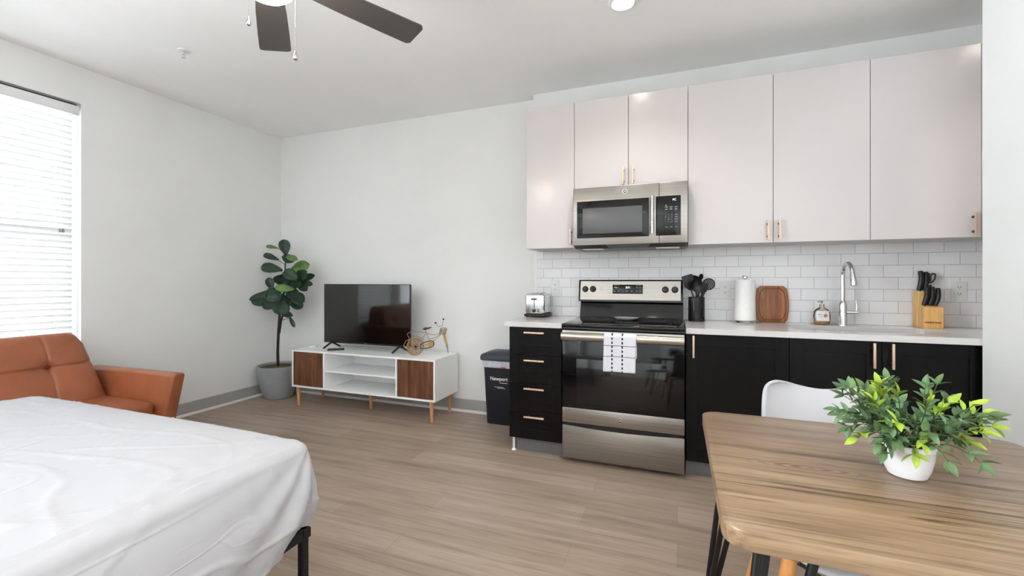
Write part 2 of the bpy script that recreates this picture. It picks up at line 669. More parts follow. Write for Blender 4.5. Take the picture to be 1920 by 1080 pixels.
# dish towel: white weave with black stitched lines (two dashed uprights, two thin crosswise)
t = MT('dish_towel', (226, 226, 232), 0.9)
geo = t.nt.nodes.new('ShaderNodeNewGeometry')
sp = t.nt.nodes.new('ShaderNodeSeparateXYZ')
t.link(geo.outputs['Position'], sp.inputs[0])


def band(t, src, c, hw):
    a = t.node('ShaderNodeMath', _operation='SUBTRACT')
    a.inputs[1].default_value = c
    t.link(src, a.inputs[0])
    b = t.node('ShaderNodeMath', _operation='ABSOLUTE')
    t.link(a.outputs[0], b.inputs[0])
    d = t.node('ShaderNodeMath', _operation='LESS_THAN')
    d.inputs[1].default_value = hw
    t.link(b.outputs[0], d.inputs[0])
    return d.outputs[0]


def op(t, o, a, b):
    n = t.node('ShaderNodeMath', _operation=o)
    t.link(a, n.inputs[0])
    if isinstance(b, float):
        n.inputs[1].default_value = b
    else:
        t.link(b, n.inputs[1])
    return n.outputs[0]


zz = op(t, 'MODULO', sp.outputs['Z'], 0.026)
dash = op(t, 'LESS_THAN', zz, 0.015)
vert = op(t, 'MAXIMUM', band(t, sp.outputs['X'], -0.383, 0.0045), band(t, sp.outputs['X'], -0.320, 0.0045))
vert = op(t, 'MULTIPLY', vert, dash)
hor = op(t, 'MAXIMUM', band(t, sp.outputs['Z'], 0.795, 0.0016), band(t, sp.outputs['Z'], 0.727, 0.0016))
ln = op(t, 'MAXIMUM', vert, hor)
t.base(t.mix(ln, lin((226, 226, 232)), lin((18, 20, 34))))
v = t.coords((1, 1, 1), (0, 0.78, 0))
w = t.node('ShaderNodeTexWave', Scale=55.0, Distortion=1.5)
t.link(v, w.inputs['Vector'])
t.bump(w.outputs['Fac'], 0.5, 0.002)
M['towel'] = t.m

# exterior
M['brick_out'] = plain('pale_render_facade', (214, 212, 208), 0.9)
M['pane_out'] = plain('facade_glazing', (110, 118, 126), 0.3)

# ------------------------------------------------------------------ room shell
XL, YB, YK, XR, YR0 = -4.09, 3.60, 3.50, 1.418, 2.855
YREAR = -4.6
XBUMP = -1.134
XA = 2.60
struct('floor', MB().box(XL - 0.2, XA + 0.2, YREAR - 0.1, YB + 0.1, -0.1, 0), M['floor'])
ceil_mb = MB().box(XL - 0.2, XA + 0.2, YREAR - 0.1, YB + 0.1, CEIL, CEIL + 0.12)
struct('ceiling', ceil_mb, M['ceiling'])
# left wall; its two rear window openings are added unseen to light the room
mb = MB()
T = 0.17
y_ = YREAR - 0.1
for (a, b) in sorted(WIN):
    mb.box(XL - T, XL, y_, a, 0, CEIL)
    y_ = b
mb.box(XL - T, XL, y_, YB + 0.1, 0, CEIL)
for (a, b) in WIN:
    mb.box(XL - T, XL, a, b, 0, WZ0)
    mb.box(XL - T, XL, a, b, WZ1, CEIL)
struct('wall_left', mb, M['wall'])
struct('wall_back', MB().box(XL, XBUMP + 0.05, YB, YB + 0.1, 0, CEIL), M['wall'])
struct('wall_kitchen', MB().box(XBUMP, XA + 0.1, YK, YB + 0.1, 0, CEIL), M['wall'])
struct('wall_right', MB().box(XR, XR + 0.115, YREAR, YR0, 0, CEIL), M['wall'])
struct('wall_entry', MB().box(XA, XA + 0.1, YREAR, YK, 0, CEIL), M['wall'])
struct('wall_rear', MB().box(XL, XA, YREAR - 0.1, YREAR, 0, CEIL), M['wall'])
# baseboards: grey board with a white shoe moulding
struct('baseboard_left', MB().box(XL, XL + 0.012, YREAR, YB, 0.012, 0.115, 0.003), M['base'])
struct('trim_1', MB().prism([(XL + 0.012, 0), (XL + 0.030, 0), (XL + 0.027, 0.010), (XL + 0.020, 0.017), (XL + 0.012, 0.020)], 'y', YREAR, YB - 0.03), M['shoe'])
struct('baseboard_back', MB().box(XL + 0.012, XBUMP, YB - 0.012, YB, 0.012, 0.115, 0.003), M['base'])
struct('trim_2', MB().prism([(YB - 0.012, 0), (YB - 0.030, 0), (YB - 0.027, 0.010), (YB - 0.020, 0.017), (YB - 0.012, 0.020)], 'x', XL + 0.03, XBUMP), M['shoe'])
struct('baseboard_right', MB().box(XR - 0.012, XR, YREAR, YR0, 0.0, 0.115, 0.003), M['base'])
# tiled backsplash and its edge strip
struct('wall_backsplash', MB().box(-1.100, XA, YK - 0.009, YK, 0.80, 1.56), M['tile'])
struct('trim_3', MB().box(-1.116, -1.100, YK - 0.011, YK, 0.90, 1.45), M['trimwhite'])

# windows; the last two are unseen additions that let in fill daylight
for i, (a, b) in enumerate(WIN):
    fr = MB()
    xo = XL - T + 0.02
    w = 0.05
    fr.box(xo, xo + 0.05, a, b, WZ0, WZ0 + w, 0.004)
    fr.box(xo, xo + 0.05, a, b, WZ1 - w, WZ1, 0.004)
    fr.box(xo, xo + 0.05, a, a + w, WZ0 + w, WZ1 - w, 0.004)
    fr.box(xo, xo + 0.05, b - w, b, WZ0 + w, WZ1 - w, 0.004)
    fr.box(xo, xo + 0.05, a + w, b - w, 1.50, 1.545, 0.004)
    wo = struct('window_%d' % (i + 1), fr, M['trimwhite'])
    g = MB().box(xo + 0.02, xo + 0.026, a + w, b - w, WZ0 + w, WZ1 - w)
    struct('pane', g, M['glass'], parent=wo)
    sl = MB().box(XL - T + 0.07, XL + 0.02, a - 0.0, b + 0.0, WZ0 - 0.02, WZ0 + 0.004, 0.004)
    struct('sill', sl, M['trimwhite'], parent=wo)

# blinds, one per window, the added unseen fill windows included
for i, (a, b) in enumerate(WIN):
    lab = ['white slatted window blind hanging behind the far end of the leather sofa', 'white slatted blind behind the near end of the sofa, out of frame', 'unseen white slatted blind on the added fill-light window beside the bed head', 'unseen white slatted blind on the added fill-light window nearest the rear wall']
    bl = thing('window_blind', lab[i], 'blind', (XL - 0.045, (a + b) / 2, WZ1), group='blinds in the left wall windows')
    obj('headrail', MB().box(XL - 0.078, XL - 0.010, a + 0.012, b - 0.014, WZ1 - 0.05, WZ1 - 0.012, 0.003), M['white_pl'], bl)
    va = MB().box(XL - 0.010, XL + 0.002, a + 0.008, b - 0.010, WZ1 - 0.090, WZ1 - 0.022, 0.004)
    obj('valance', va, M['white_pl'], bl)
    vs = MB().box(XL - 0.008, XL - 0.002, a + 0.02, b - 0.022, WZ1 - 0.022, WZ1 - 0.014)
    obj('valance_slot', vs, M['black_pl'], bl)
    sm = MB()
    z = WZ1 - 0.105
    ang = math.radians((-60, -62, -22, -12)[i])
    while z > WZ0 + 0.05:
        Mx = Matrix.Translation((XL - 0.045, 0, z)) @ Matrix.Rotation(ang, 4, 'Y')
        bb = bmesh.new()
        prof = [(-0.025, -0.002), (-0.012, 0.0012), (0.0, 0.0022), (0.012, 0.0012), (0.025, -0.002)]
        va_ = [bb.verts.new((p[0], a + 0.025, p[1])) for p in prof]
        vb_ = [bb.verts.new((p[0], b - 0.035, p[1])) for p in prof]
        for k in range(4):
            bb.faces.new((va_[k], va_[k + 1], vb_[k + 1], vb_[k]))
        ex = bmesh.ops.extrude_face_region(bb, geom=list(bb.faces))
        bmesh.ops.translate(bb, vec=(0, 0, -0.0025), verts=[g_ for g_ in ex['geom'] if isinstance(g_, bmesh.types.BMVert)])
        bmesh.ops.recalc_face_normals(bb, faces=bb.faces)
        sm._merge(bb, Mx)
        z -= 0.044
    obj('slats', sm, M['slat'], bl)
    obj('bottom_rail', MB().box(XL - 0.07, XL - 0.02, a + 0.025, b - 0.035, WZ0 + 0.015, WZ0 + 0.035, 0.004), M['white_pl'], bl)
    for yy in (a + 0.17, (a + b) / 2, b - 0.15):
        cm = MB()
        for dx in (-0.021, 0.021):
            cm.tube([(XL - 0.045 + dx, yy, WZ1 - 0.06), (XL - 0.045 + dx, yy, WZ0 + 0.03)], 0.0012, 6)
        obj('ladder_cord', cm, M['white_pl'], bl)
    yy = b - 0.115
    cm = MB()
    cm.tube([(XL - 0.006, yy, WZ1 - 0.11), (XL - 0.006, yy, 1.58)], 0.0013, 6)
    cm.tube([(XL - 0.006, yy + 0.018, WZ1 - 0.11), (XL - 0.006, yy + 0.018, 1.58)], 0.0013, 6)
    lc = obj('lift_cord', cm, M['white_pl'], bl)
    for dy in (0, 0.018):
        tm = MB().lathe([(0.004, 0.02), (0.008, 0.0), (0.006, -0.01)], (XL - 0.006, yy + dy, 1.555), 10)
        obj('cord_tassel', tm, M['greylam'], lc)

# a building across the street, seen faintly between the slats
bd = thing('apartment_building', 'pale building outside, faintly seen through the lower part of the window blind', 'building', (-14, 3.0, -3))
obj('facade', MB().box(-15, -13.4, -3, 4.2, -6, 1.25, 0.02), M['brick_out'], bd)
for k in range(6):
    for r in range(2):
        y0 = -2.4 + k * 1.1
        z0 = -1.3 + r * 1.35
        obj('window', MB().box(-13.42, -13.36, y0, y0 + 0.6, z0, z0 + 0.8, 0.01), M['pane_out'], bd)

# ------------------------------------------------------------------ ceiling fixtures
for i, (x, y) in enumerate(DOWN):  # the last three downlights stay out of view, added to brighten the room
    labs = ['round recessed ceiling downlight above the range', 'recessed downlight in the entry beyond the right wall', 'unseen downlight added as fill above the camera',
            'unseen downlight added as fill over the bed head', 'unseen downlight added as fill in the rear corner']
    dl = thing('recessed_downlight', labs[i], 'ceiling light', (x, y, CEIL), group='recessed ceiling downlights')
    obj('trim_ring', MB().lathe([(0.058, -0.004), (0.062, -0.007), (0.078, -0.006), (0.082, 0.0), (0.058, 0.0), (0.058, -0.004)], (x, y, CEIL), 40, capb=False, capt=False), M['trimwhite'], dl)
    lens = MT('downlight_lens', (255, 250, 240), 0.5, emis=(255, 246, 228), es=40.0).m if i == 0 else lens
    obj('lens', MB().lathe([(0.0, -0.002), (0.058, -0.002), (0.058, 0.0), (0.0, 0.0)], (x, y, CEIL - 0.0005), 40, capb=False, capt=False), lens, dl)
    lamp('downlight_lamp', 'AREA', (x, y, CEIL - 0.012), [4.0, 4.0, 5, 5, 5][i], (1.0, 0.93, 0.86), (0, 0, 0), shape='DISK', size=0.11, spread=math.radians(110))

# sprinkler
sx_, sy_ = -3.136, 1.983
sp_ = thing('fire_sprinkler', 'small chrome fire sprinkler head on the ceiling', 'sprinkler', (sx_, sy_, CEIL))
obj('escutcheon', MB().lathe([(0.0, 0), (0.038, 0), (0.036, -0.005), (0.020, -0.008), (0.0, -0.008)], (sx_, sy_, CEIL), 28, capb=False, capt=False), M['white_pl'], sp_)
mb = MB().lathe([(0.009, 0), (0.009, -0.02), (0.0, -0.02)], (sx_, sy_, CEIL - 0.006), 12, capb=False, capt=False)
for s_ in (-1, 1):
    mb.tube([(sx_ + s_ * 0.008, sy_, CEIL - 0.02), (sx_ + s_ * 0.013, sy_, CEIL - 0.034), (sx_ + s_ * 0.003, sy_, CEIL - 0.047)], 0.002, 6)
obj('frame', mb, M['chrome'], sp_)
obj('deflector', MB().lathe([(0, 0), (0.014, 0), (0.014, -0.002), (0, -0.002)], (sx_, sy_, CEIL - 0.048), 16, capb=False, capt=False), M['chrome'], sp_)

# ceiling fan with light bowl and pull chains
FX, FY, FZ = -1.490, 1.245, 2.413
fan = thing('ceiling_fan', 'ceiling fan with dark blades and a lit warm glass bowl', 'ceiling fan', (FX, FY, CEIL))
obj('canopy', MB().lathe([(0.0, 0), (0.07, 0), (0.066, -0.03), (0.03, -0.06), (0.0, -0.06)], (FX, FY, CEIL), 32, capb=False, capt=False), M['nickel'], fan)
obj('downrod', MB().tube([(FX, FY, CEIL - 0.05), (FX, FY, 2.55)], 0.013, 16), M['nickel'], fan)
obj('motor_housing', MB().lathe([(0, 0.145), (0.05, 0.14), (0.105, 0.10), (0.115, 0.05), (0.11, 0.012), (0.085, -0.01), (0.085, -0.04), (0.0, -0.04)], (FX, FY, FZ), 40, capb=False, capt=False), M['nickel'], fan)
bowl_m = MT('lit_glass_bowl', (255, 240, 214), 0.3, emis=(255, 226, 184), es=5.0).m
bowl = obj('light_bowl', MB().lathe([(0.085, -0.035), (0.100, -0.042), (0.102, -0.058), (0.094, -0.080), (0.072, -0.098), (0.040, -0.108), (0.0, -0.111)], (FX, FY, FZ), 40, capb=False, capt=False), bowl_m, fan)
for k in range(5):
    a = math.radians(136.5 - 72 * k)
    R4 = Matrix.Translation((FX, FY, FZ)) @ Matrix.Rotation(a, 4, 'Z')
    # blade iron
    mi = MB()
    mi.box(0.09, 0.20, -0.018, 0.018, -0.006, 0.0, 0.002, M=R4)
    mi.box(0.16, 0.24, -0.035, 0.035, -0.004, 0.002, 0.002, M=R4)
    mb = MB()
    pts = [(0.17, 0.052), (0.30, 0.062), (0.50, 0.070)]
    tip = []
    rt, hw, cr = 0.665, 0.0735, 0.022
    for q in range(7):
        an = PI / 2 * (1 - q / 6)
        tip.append((rt - cr + cr * math.cos(an), hw - cr + cr * math.sin(an)))
    up = pts + tip
    poly = up + [(p[0], -p[1]) for p in reversed(up)]
    mb.prism(poly, 'z', -0.004, 0.004, M=R4 @ Matrix.Rotation(math.radians(-9), 4, 'X'))
    bo = obj('blade', mb, M['fan'], fan, smooth=False)
    obj('blade_iron', mi, M['nickel'], bo)
for (dx, dy, z1) in ((-0.135, 0.03, 2.255), (0.100, 0.045, 2.080)):
    x, y = FX + dx, FY + dy
    mb = MB()
    z = FZ - 0.03
    zz_ = z
    mb.tube([(x * 0.65 + FX * 0.35, y * 0.65 + FY * 0.35, z), (x, y, z - 0.004), (x, y, z - 0.02)], 0.0016, 6)
    while zz_ > z1 + 0.02:
        mb.sphere((x, y, zz_), 0.0022, 6)
        zz_ -= 0.006
    ch = obj('pull_chain', mb, M['nickel'], fan)
    obj('chain_fob', MB().lathe([(0.0, 0.022), (0.003, 0.020), (0.006, 0.008), (0.010, -0.006), (0.009, -0.014), (0.0, -0.02)], (x, y, z1), 16, capb=False, capt=False), M['chrome'], ch)
lamp('fan_lamp', 'POINT', (FX, FY, FZ - 0.17), 5, (1.0, 0.84, 0.66), shadow_soft_size=0.06)

# ------------------------------------------------------------------ kitchen: helpers
def bar_pull(mb_bar, mb_post, x, y, z, L, axis, r=0.0055, stand=0.028):
    """bar centred at x,z; y = cabinet face"""
    yb = y - stand
    if axis == 'z':
        mb_bar.box(x - r, x + r, yb - r, yb + r, z - L / 2, z + L / 2, 0.0015)
        for s_ in (-1, 1):
            mb_post[s_ > 0].lathe([(0.006, 0), (0.006, stand - 0.006), (0.0075, stand - 0.004), (0.0075, stand)], n=12,
                          M=Matrix.Translation((x, yb, z + s_ * L * 0.31)) @ Matrix.Rotation(-PI / 2, 4, 'X'))
    else:
        mb_bar.box(x - L / 2, x + L / 2, yb - r, yb + r, z - r, z + r, 0.0015)
        for s_ in (-1, 1):
            mb_post[s_ > 0].lathe([(0.006, 0), (0.006, stand - 0.006), (0.0075, stand - 0.004), (0.0075, stand)], n=12,
                          M=Matrix.Translation((x + s_ * L * 0.31, yb, z)) @ Matrix.Rotation(-PI / 2, 4, 'X'))


def add_handle(parent, x, y, z, L, axis):
    a, b1, b2 = MB(), MB(), MB()
    bar_pull(a, (b1, b2), x, y, z, L, axis)
    h = obj('handle', a, M['brass'], parent)
    obj('standoff', b1, M['pewter'], parent)
    obj('standoff', b2, M['pewter'], parent)
    return h


def shaker(x0, x1, z0, z1, y, st=0.062, th=0.02, rec=0.007):
    """five-piece shaker front as one mesh, face at y (towards -Y)"""
    mb = MB()
    mb.box(x0, x0 + st, y, y + th, z0, z1, 0.001)
    mb.box(x1 - st, x1, y, y + th, z0, z1, 0.001)
    mb.box(x0 + st, x1 - st, y, y + th, z0, z0 + st, 0.001)
    mb.box(x0 + st, x1 - st, y, y + th, z1 - st, z1, 0.001)
    mb.box(x0 + st, x1 - st, y + rec, y + th - 0.002, z0 + st, z1 - st)
    return mb


# upper cabinets
UY, UZ0, UZ1 = 3.15, 1.443, 2.507
UX = [-1.076, -0.705, -0.3205, 0.067, 0.565, 1.063, 1.561, 1.80]
up = [
    (UX[0], UX[1], UZ0, 'tall white wall cabinet left of the microwave', [(UX[0], UX[1], None)], [(-0.729, 1.522, 0.115)]),
    (UX[1], UX[3], 1.862, 'white two-door wall cabinet directly above the microwave', [(UX[1], UX[2], None), (UX[2], UX[3], None)], [(-0.355, 1.938, 0.125), (-0.288, 1.938, 0.125)]),
    (UX[3], UX[4], UZ0, 'white wall cabinet just right of the microwave', [(UX[3], UX[4], None)], [(0.534, 1.521, 0.125)]),
    (UX[4], UX[5], UZ0, 'white wall cabinet above the soap bottle and faucet', [(UX[4], UX[5], None)], [(0.597, 1.521, 0.125)]),
    (UX[5], UX[6], UZ0, 'white wall cabinet above the knife block, nearest the right wall', [(UX[5], UX[6], None)], [(1.525, 1.515, 0.13)]),
    (UX[6], UX[7], UZ0, 'narrow white wall cabinet hidden in the alcove behind the right wall', [(UX[6], UX[7], None)], []),
]
for (x0, x1, z0, lab, doors, hs) in up:
    cb_ = thing('wall_cabinet', lab, 'cabinet', ((x0 + x1) / 2, YK, z0), group='white wall cabinets over the worktop')
    mb = MB()
    t_ = 0.016
    y0_, y1_ = UY + 0.021, YK - 0.0095
    mb.box(x0 + 0.001, x0 + t_, y0_, y1_, z0, UZ1)
    mb.box(x1 - t_, x1 - 0.001, y0_, y1_, z0, UZ1)
    mb.box(x0 + t_, x1 - t_, y0_, y1_, z0, z0 + t_)
    mb.box(x0 + t_, x1 - t_, y0_, y1_, UZ1 - t_, UZ1)
    mb.box(x0 + t_, x1 - t_, y1_ - 0.01, y1_, z0 + t_, UZ1 - t_)
    obj('carcass', mb, M['upper_in'], cb_, smooth=False)
    for j, (a, b, _) in enumerate(doors):
        g = 0.0016
        d = obj('door', MB().box(a + g, b - g, UY, UY + 0.019, z0 + 0.001, UZ1 - 0.001, 0.0008, 1), M['upper'], cb_, smooth=False)
        if j < len(hs):
            hx, hz, L = hs[j]
            add_handle(d, hx, UY, hz, L, 'z')

# base cabinets
BY, BZ0, BZ1 = 2.89, 0.095, 0.876


def carcass(x0, x1, y0, y1, z0, z1, name='carcass', parent=None, mat=None, t_=0.016, top=True):
    mb = MB()
    mb.box(x0 + 0.001, x0 + t_, y0, y1, z0, z1)
    mb.box(x1 - t_, x1 - 0.001, y0, y1, z0, z1)
    mb.box(x0 + t_, x1 - t_, y0, y1, z0, z0 + t_)
    mb.box(x0 + t_, x1 - t_, y1 - 0.008, y1, z0 + t_, z1)
    if top:
        mb.box(x0 + t_, x1 - t_, y0, y0 + 0.08, z1 - t_, z1)
    return obj(name, mb, mat or M['dark'], parent, smooth=False)


dc = thing('drawer_cabinet', 'black-brown four-drawer base cabinet between bin and range', 'cabinet', (-0.925, YK - 0.3, 0), group='black-brown base cabinets')
carcass(-1.115, -0.735, BY + 0.021, YK - 0.012, BZ0, BZ1, parent=dc)
zs = [0.876, 0.683, 0.487, 0.291, 0.095]
for i in range(4):
    dmb = shaker(-1.114, -0.736, zs[i + 1] + 0.0015, zs[i] - 0.0015, BY, 0.068, 0.02)
    d = obj('drawer', dmb, M['dark'], dc, smooth=False)
    add_handle(d, -0.925, BY, zs[i] - 0.034, 0.145, 'x')
mb = MB().box(-1.10, -0.74, BY + 0.037, BY + 0.050, 0.0, BZ0 - 0.001)
obj('plinth', mb, M['plinth'], dc, smooth=False)
mb = MB()
for (x, y) in ((-1.088, BY + 0.022), (-1.088, YK - 0.08), (-0.77, YK - 0.08)):
    lg = MB().lathe([(0.017, 0), (0.015, 0.006), (0.009, 0.012), (0.009, 0.085), (0.016, BZ0)], (x, y, 0), 16)
    obj('leg', lg, M['white_pl'] if y < 3 else M['black_pl'], dc)

BX = [0.048, 0.598, 1.027, 1.458, 1.80]
bc = thing('base_cabinet', 'black-brown single-door base cabinet just right of the range', 'cabinet', (0.32, YK - 0.3, 0), group='black-brown base cabinets')
carcass(BX[0], BX[1], BY + 0.021, YK - 0.012, BZ0, BZ1, parent=bc)
d = obj('door', shaker(BX[0] + 0.002, BX[1] - 0.0015, BZ0 + 0.001, BZ1 - 0.002, BY, 0.069), M['dark'], bc, smooth=False)
add_handle(d, 0.092, BY, 0.802, 0.135, 'z')
obj('plinth', MB().box(BX[0], BX[1], BY + 0.040, BY + 0.052, 0.0, BZ0 - 0.001), M['plinth'], bc, smooth=False)
skc = thing('sink_cabinet', 'wide black-brown two-door cabinet under the sink', 'cabinet', (BX[2], YK - 0.3, 0), group='black-brown base cabinets')
carcass(BX[1], BX[3], BY + 0.021, YK - 0.012, BZ0, BZ1, parent=skc, top=False)
for (a, b, hx) in ((BX[1], BX[2], 0.985), (BX[2], BX[3], 1.066)):
    d = obj('door', shaker(a + 0.0015, b - 0.0015, BZ0 + 0.001, BZ1 - 0.002, BY, 0.069), M['dark'], skc, smooth=False)
    add_handle(d, hx, BY, 0.802, 0.135, 'z')
obj('plinth', MB().box(BX[1], BX[3], BY + 0.040, BY + 0.052, 0.0, BZ0 - 0.001), M['plinth'], skc, smooth=False)
bc2 = thing('base_cabinet', 'narrow black-brown base cabinet running in behind the right wall', 'cabinet', (1.63, YK - 0.3, 0), group='black-brown base cabinets')
carcass(BX[3], BX[4], BY + 0.021, YK - 0.012, BZ0, BZ1, parent=bc2)
obj('door', shaker(BX[3] + 0.0015, BX[4] - 0.002, BZ0 + 0.001, BZ1 - 0.002, BY, 0.069), M['dark'], bc2, smooth=False)
obj('plinth', MB().box(BX[3], BX[4], BY + 0.040, BY + 0.052, 0.0, BZ0 - 0.001), M['plinth'], bc2, smooth=False)

# countertops
CZ0, CZ1, CY = 0.880, 0.914, 2.862
wt = obj('worktop', MB().box(-1.143, -0.728, CY, YK - 0.0095, CZ0, CZ1, 0.002), M['quartz'], smooth=False)
tag(wt, 'short pale quartz worktop left of the range under the toaster', 'worktop')
SX0, SX1, SY0, SY1 = 0.665, 1.385, 3.000, 3.325


def rrect(x0, x1, y0, y1, r, n=6):
    out = []
    for (cx, cy, a0) in ((x1 - r, y1 - r, 0), (x0 + r, y1 - r, 90), (x0 + r, y0 + r, 180), (x1 - r, y0 + r, 270)):
        for k in range(n + 1):
            a = math.radians(a0 + 90 * k / n)
            out.append((cx + r * math.cos(a), cy + r * math.sin(a)))
    return out


mb = MB()
b = mb.bm
hole = rrect(SX0, SX1, SY0, SY1, 0.05, 6)
WX1 = 1.80
outer = [(WX1, YK - 0.0095), (0.049, YK - 0.0095), (0.049, CY), (WX1, CY)]
for (z, fl) in ((CZ1, 0), (CZ0, 1)):
    ho = [b.verts.new((p[0], p[1], z)) for p in hole]
    ou = [b.verts.new((p[0], p[1], z)) for p in outer]
    for q in range(4):
        seg = ho[q * 7:(q + 1) * 7]
        for k in range(6):
            f_ = (ou[q], seg[k + 1], seg[k])
            b.faces.new(f_ if not fl else tuple(reversed(f_)))
        nx = ho[((q + 1) * 7) % 28]
        f_ = (ou[q], ou[(q + 1) % 4], nx, seg[6])
        b.faces.new(f_ if not fl else tuple(reversed(f_)))
    if not fl:
        hoT, ouT = ho, ou
    else:
        for k in range(28):
            b.faces.new((hoT[k], hoT[(k + 1) % 28], ho[(k + 1) % 28], ho[k]))
        for k in range(4):
            b.faces.new((ouT[k], ou[k], ou[(k + 1) % 4], ouT[(k + 1) % 4]))
bmesh.ops.recalc_face_normals(b, faces=b.faces)
wt2 = obj('worktop', mb, M['quartz'], smooth=False)
tag(wt2, 'long pale quartz worktop right of the range with the sink cut in', 'worktop')

# sink
mb = MB()
top = rrect(SX0 + 0.004, SX1 - 0.004, SY0 + 0.004, SY1 - 0.004, 0.046, 6)
bot = rrect(SX0 + 0.03, SX1 - 0.03, SY0 + 0.03, SY1 - 0.03, 0.06, 6)
fl_ = rrect(SX0 - 0.02, SX1 + 0.02, SY0 - 0.02, SY1 + 0.02, 0.06, 6)
b = mb.bm
r0 = [b.verts.new((p[0], p[1], 0.8785)) for p in fl_]
r1 = [b.verts.new((p[0], p[1], 0.8785)) for p in top]
r2 = [b.verts.new((p[0], p[1], 0.72)) for p in bot]
for A_, B_ in ((r0, r1), (r1, r2)):
    for k in range(28):
        b.faces.new((A_[k], A_[(k + 1) % 28], B_[(k + 1) % 28], B_[k]))
b.faces.new(r2)
bmesh.ops.recalc_face_normals(b, faces=b.faces)
sk = obj('sink_basin', mb, M['steel'])
tag(sk, 'undermount steel sink basin set in the long worktop', 'sink')
obj('drain', MB().lathe([(0.0, 0), (0.045, 0), (0.045, 0.003), (0.0, 0.003)], ((SX0 + SX1) / 2, (SY0 + SY1) / 2 + 0.05, 0.7205), 20, capb=False, capt=False), M['chrome'], sk)

# faucet
fx, fy = 1.000, 3.395
fc = thing('faucet', 'tall chrome gooseneck faucet behind the sink', 'faucet', (fx, fy, CZ1))
obj('body', MB().lathe([(0.030, 0), (0.030, 0.004), (0.025, 0.010), (0.024, 0.13), (0.020, 0.15), (0.014, 0.16)], (fx, fy, CZ1), 28), M['chrome'], fc)
pts = [(fx, fy, CZ1 + 0.15), (fx, fy, CZ1 + 0.32)]
for k in range(15):
    a = PI - PI * 0.93 * k / 14
    pts.append((fx + 0.006 + 0.006 * math.cos(a), fy - 0.062 - 0.062 * math.cos(a), CZ1 + 0.322 + 0.076 * math.sin(a)))
obj('spout', MB().tube(pts, 0.0125, 16), M['chrome'], fc)
e = Vector(pts[-1])
dv = (Vector(pts[-1]) - Vector(pts[-2])).normalized()
obj('spray_head', MB().tube([e, e + dv * 0.015, e + dv * 0.075, e + dv * 0.083], [0.013, 0.0155, 0.019, 0.017], 20), M['chrome'], fc)
mb = MB().tube([(fx + 0.018, fy, CZ1 + 0.085), (fx + 0.078, fy - 0.01, CZ1 + 0.085)], [0.013, 0.0115], 16)
lv = obj('handle_barrel', mb, M['chrome'], fc)
obj('lever', MB().tube([(fx + 0.070, fy - 0.008, CZ1 + 0.09), (fx + 0.074, fy - 0.008, CZ1 + 0.12), (fx + 0.068, fy - 0.008, CZ1 + 0.165)], [0.006, 0.0045, 0.0035], 10), M['chrome'], lv)

# ------------------------------------------------------------------ range
RX0, RX1, RY = -0.719, 0.043, 2.839
rg = thing('electric_range', 'freestanding stainless electric range with black glass oven door', 'range', ((RX0 + RX1) / 2, 3.15, 0))
obj('body', MB().box(RX0 + 0.004, RX1 - 0.004, RY + 0.045, 3.48, 0.03, 0.893, 0.003), M['black'], rg, smooth=False)
ck = MB().box(RX0 - 0.002, RX1 + 0.002, RY - 0.006, 3.41, 0.893, 0.918, 0.006, 3)
obj('cooktop', ck, M['black_glass'], rg)
obj('cooktop_rim', MB().box(RX0 - 0.001, RX1 + 0.001, RY - 0.009, RY + 0.03, 0.880, 0.894, 0.003), M['black'], rg)
rings_m = M['print_d']
for (bx_, by_, r_) in ((-0.53, 3.05, 0.10), (-0.15, 3.05, 0.115), (-0.53, 3.28, 0.075), (-0.15, 3.28, 0.075)):
    obj('burner_ring', MB().lathe([(r_ - 0.0015, 0), (r_, 0), (r_, 0.0004), (r_ - 0.0015, 0.0004), (r_ - 0.0015, 0)], (bx_, by_, 0.9181), 48, capb=False, capt=False), rings_m, rg)
# backguard
bgd = MB()
bgd.prism([(3.405, 0.918), (3.405, 0.925), (3.440, 1.035), (3.442, 1.045), (3.487, 1.045), (3.487, 0.918)], 'x', RX0 + 0.002, RX1 - 0.002)
obj('backguard', bgd, M['black_glass'], rg, smooth=False)
cpan = MB().prism([(3.412, 1.040), (3.440, 1.203), (3.446, 1.208), (3.487, 1.208), (3.487, 1.040)], 'x', RX0 - 0.012, RX1 - 0.004, 0.003)
cp = obj('control_housing', cpan, M['black'], rg)
tilt = math.atan2(0.028, 0.163)


def ctl(x, z):          # point on the tilted control face
    return (x, 3.412 + (z - 1.040) * (0.028 / 0.163) - 0.001, z)


def ctlM(x, z, off=0.0):
    p = ctl(x, z)
    return Matrix.Translation((p[0], p[1] - off, p[2])) @ Matrix.Rotation(PI / 2 - tilt, 4, 'X')


obj('control_panel', MB().box(RX0 + 0.002, RX1 - 0.018, -0.069, 0.078, -0.001, 0.003, 0.001, M=Matrix.Translation((0, ctl(0, 1.121)[1], 1.121)) @ Matrix.Rotation(PI / 2 - tilt, 4, 'X')), M['steel'], rg, smooth=False)
for (x, z) in ((-0.678, 1.135), (-0.618, 1.136), (-0.083, 1.135), (-0.016, 1.135)):
    k = obj('knob', MB().lathe([(0.024, 0), (0.024, 0.006), (0.020, 0.010), (0.018, 0.024), (0.0, 0.026)], n=28, M=ctlM(x, z, 0.003)), M['black_pl'], rg)
    obj('knob_pointer', MB().box(-0.0045, 0.0045, -0.019, 0.019, 0.022, 0.031, 0.002, M=ctlM(x, z, 0.003)), M['black'], k)
    a_ = text_mesh('0', 0.010, ctlM(x, z + 0.036, 0.005), 0.0003)
    obj('dial_mark', a_, M['print_d'], k, smooth=False)
disp = obj('display_panel', MB().box(-0.112, 0.112, -0.036, 0.034, 0.002, 0.006, 0.002, M=ctlM(-0.355, 1.137)), M['black_glass'], rg)
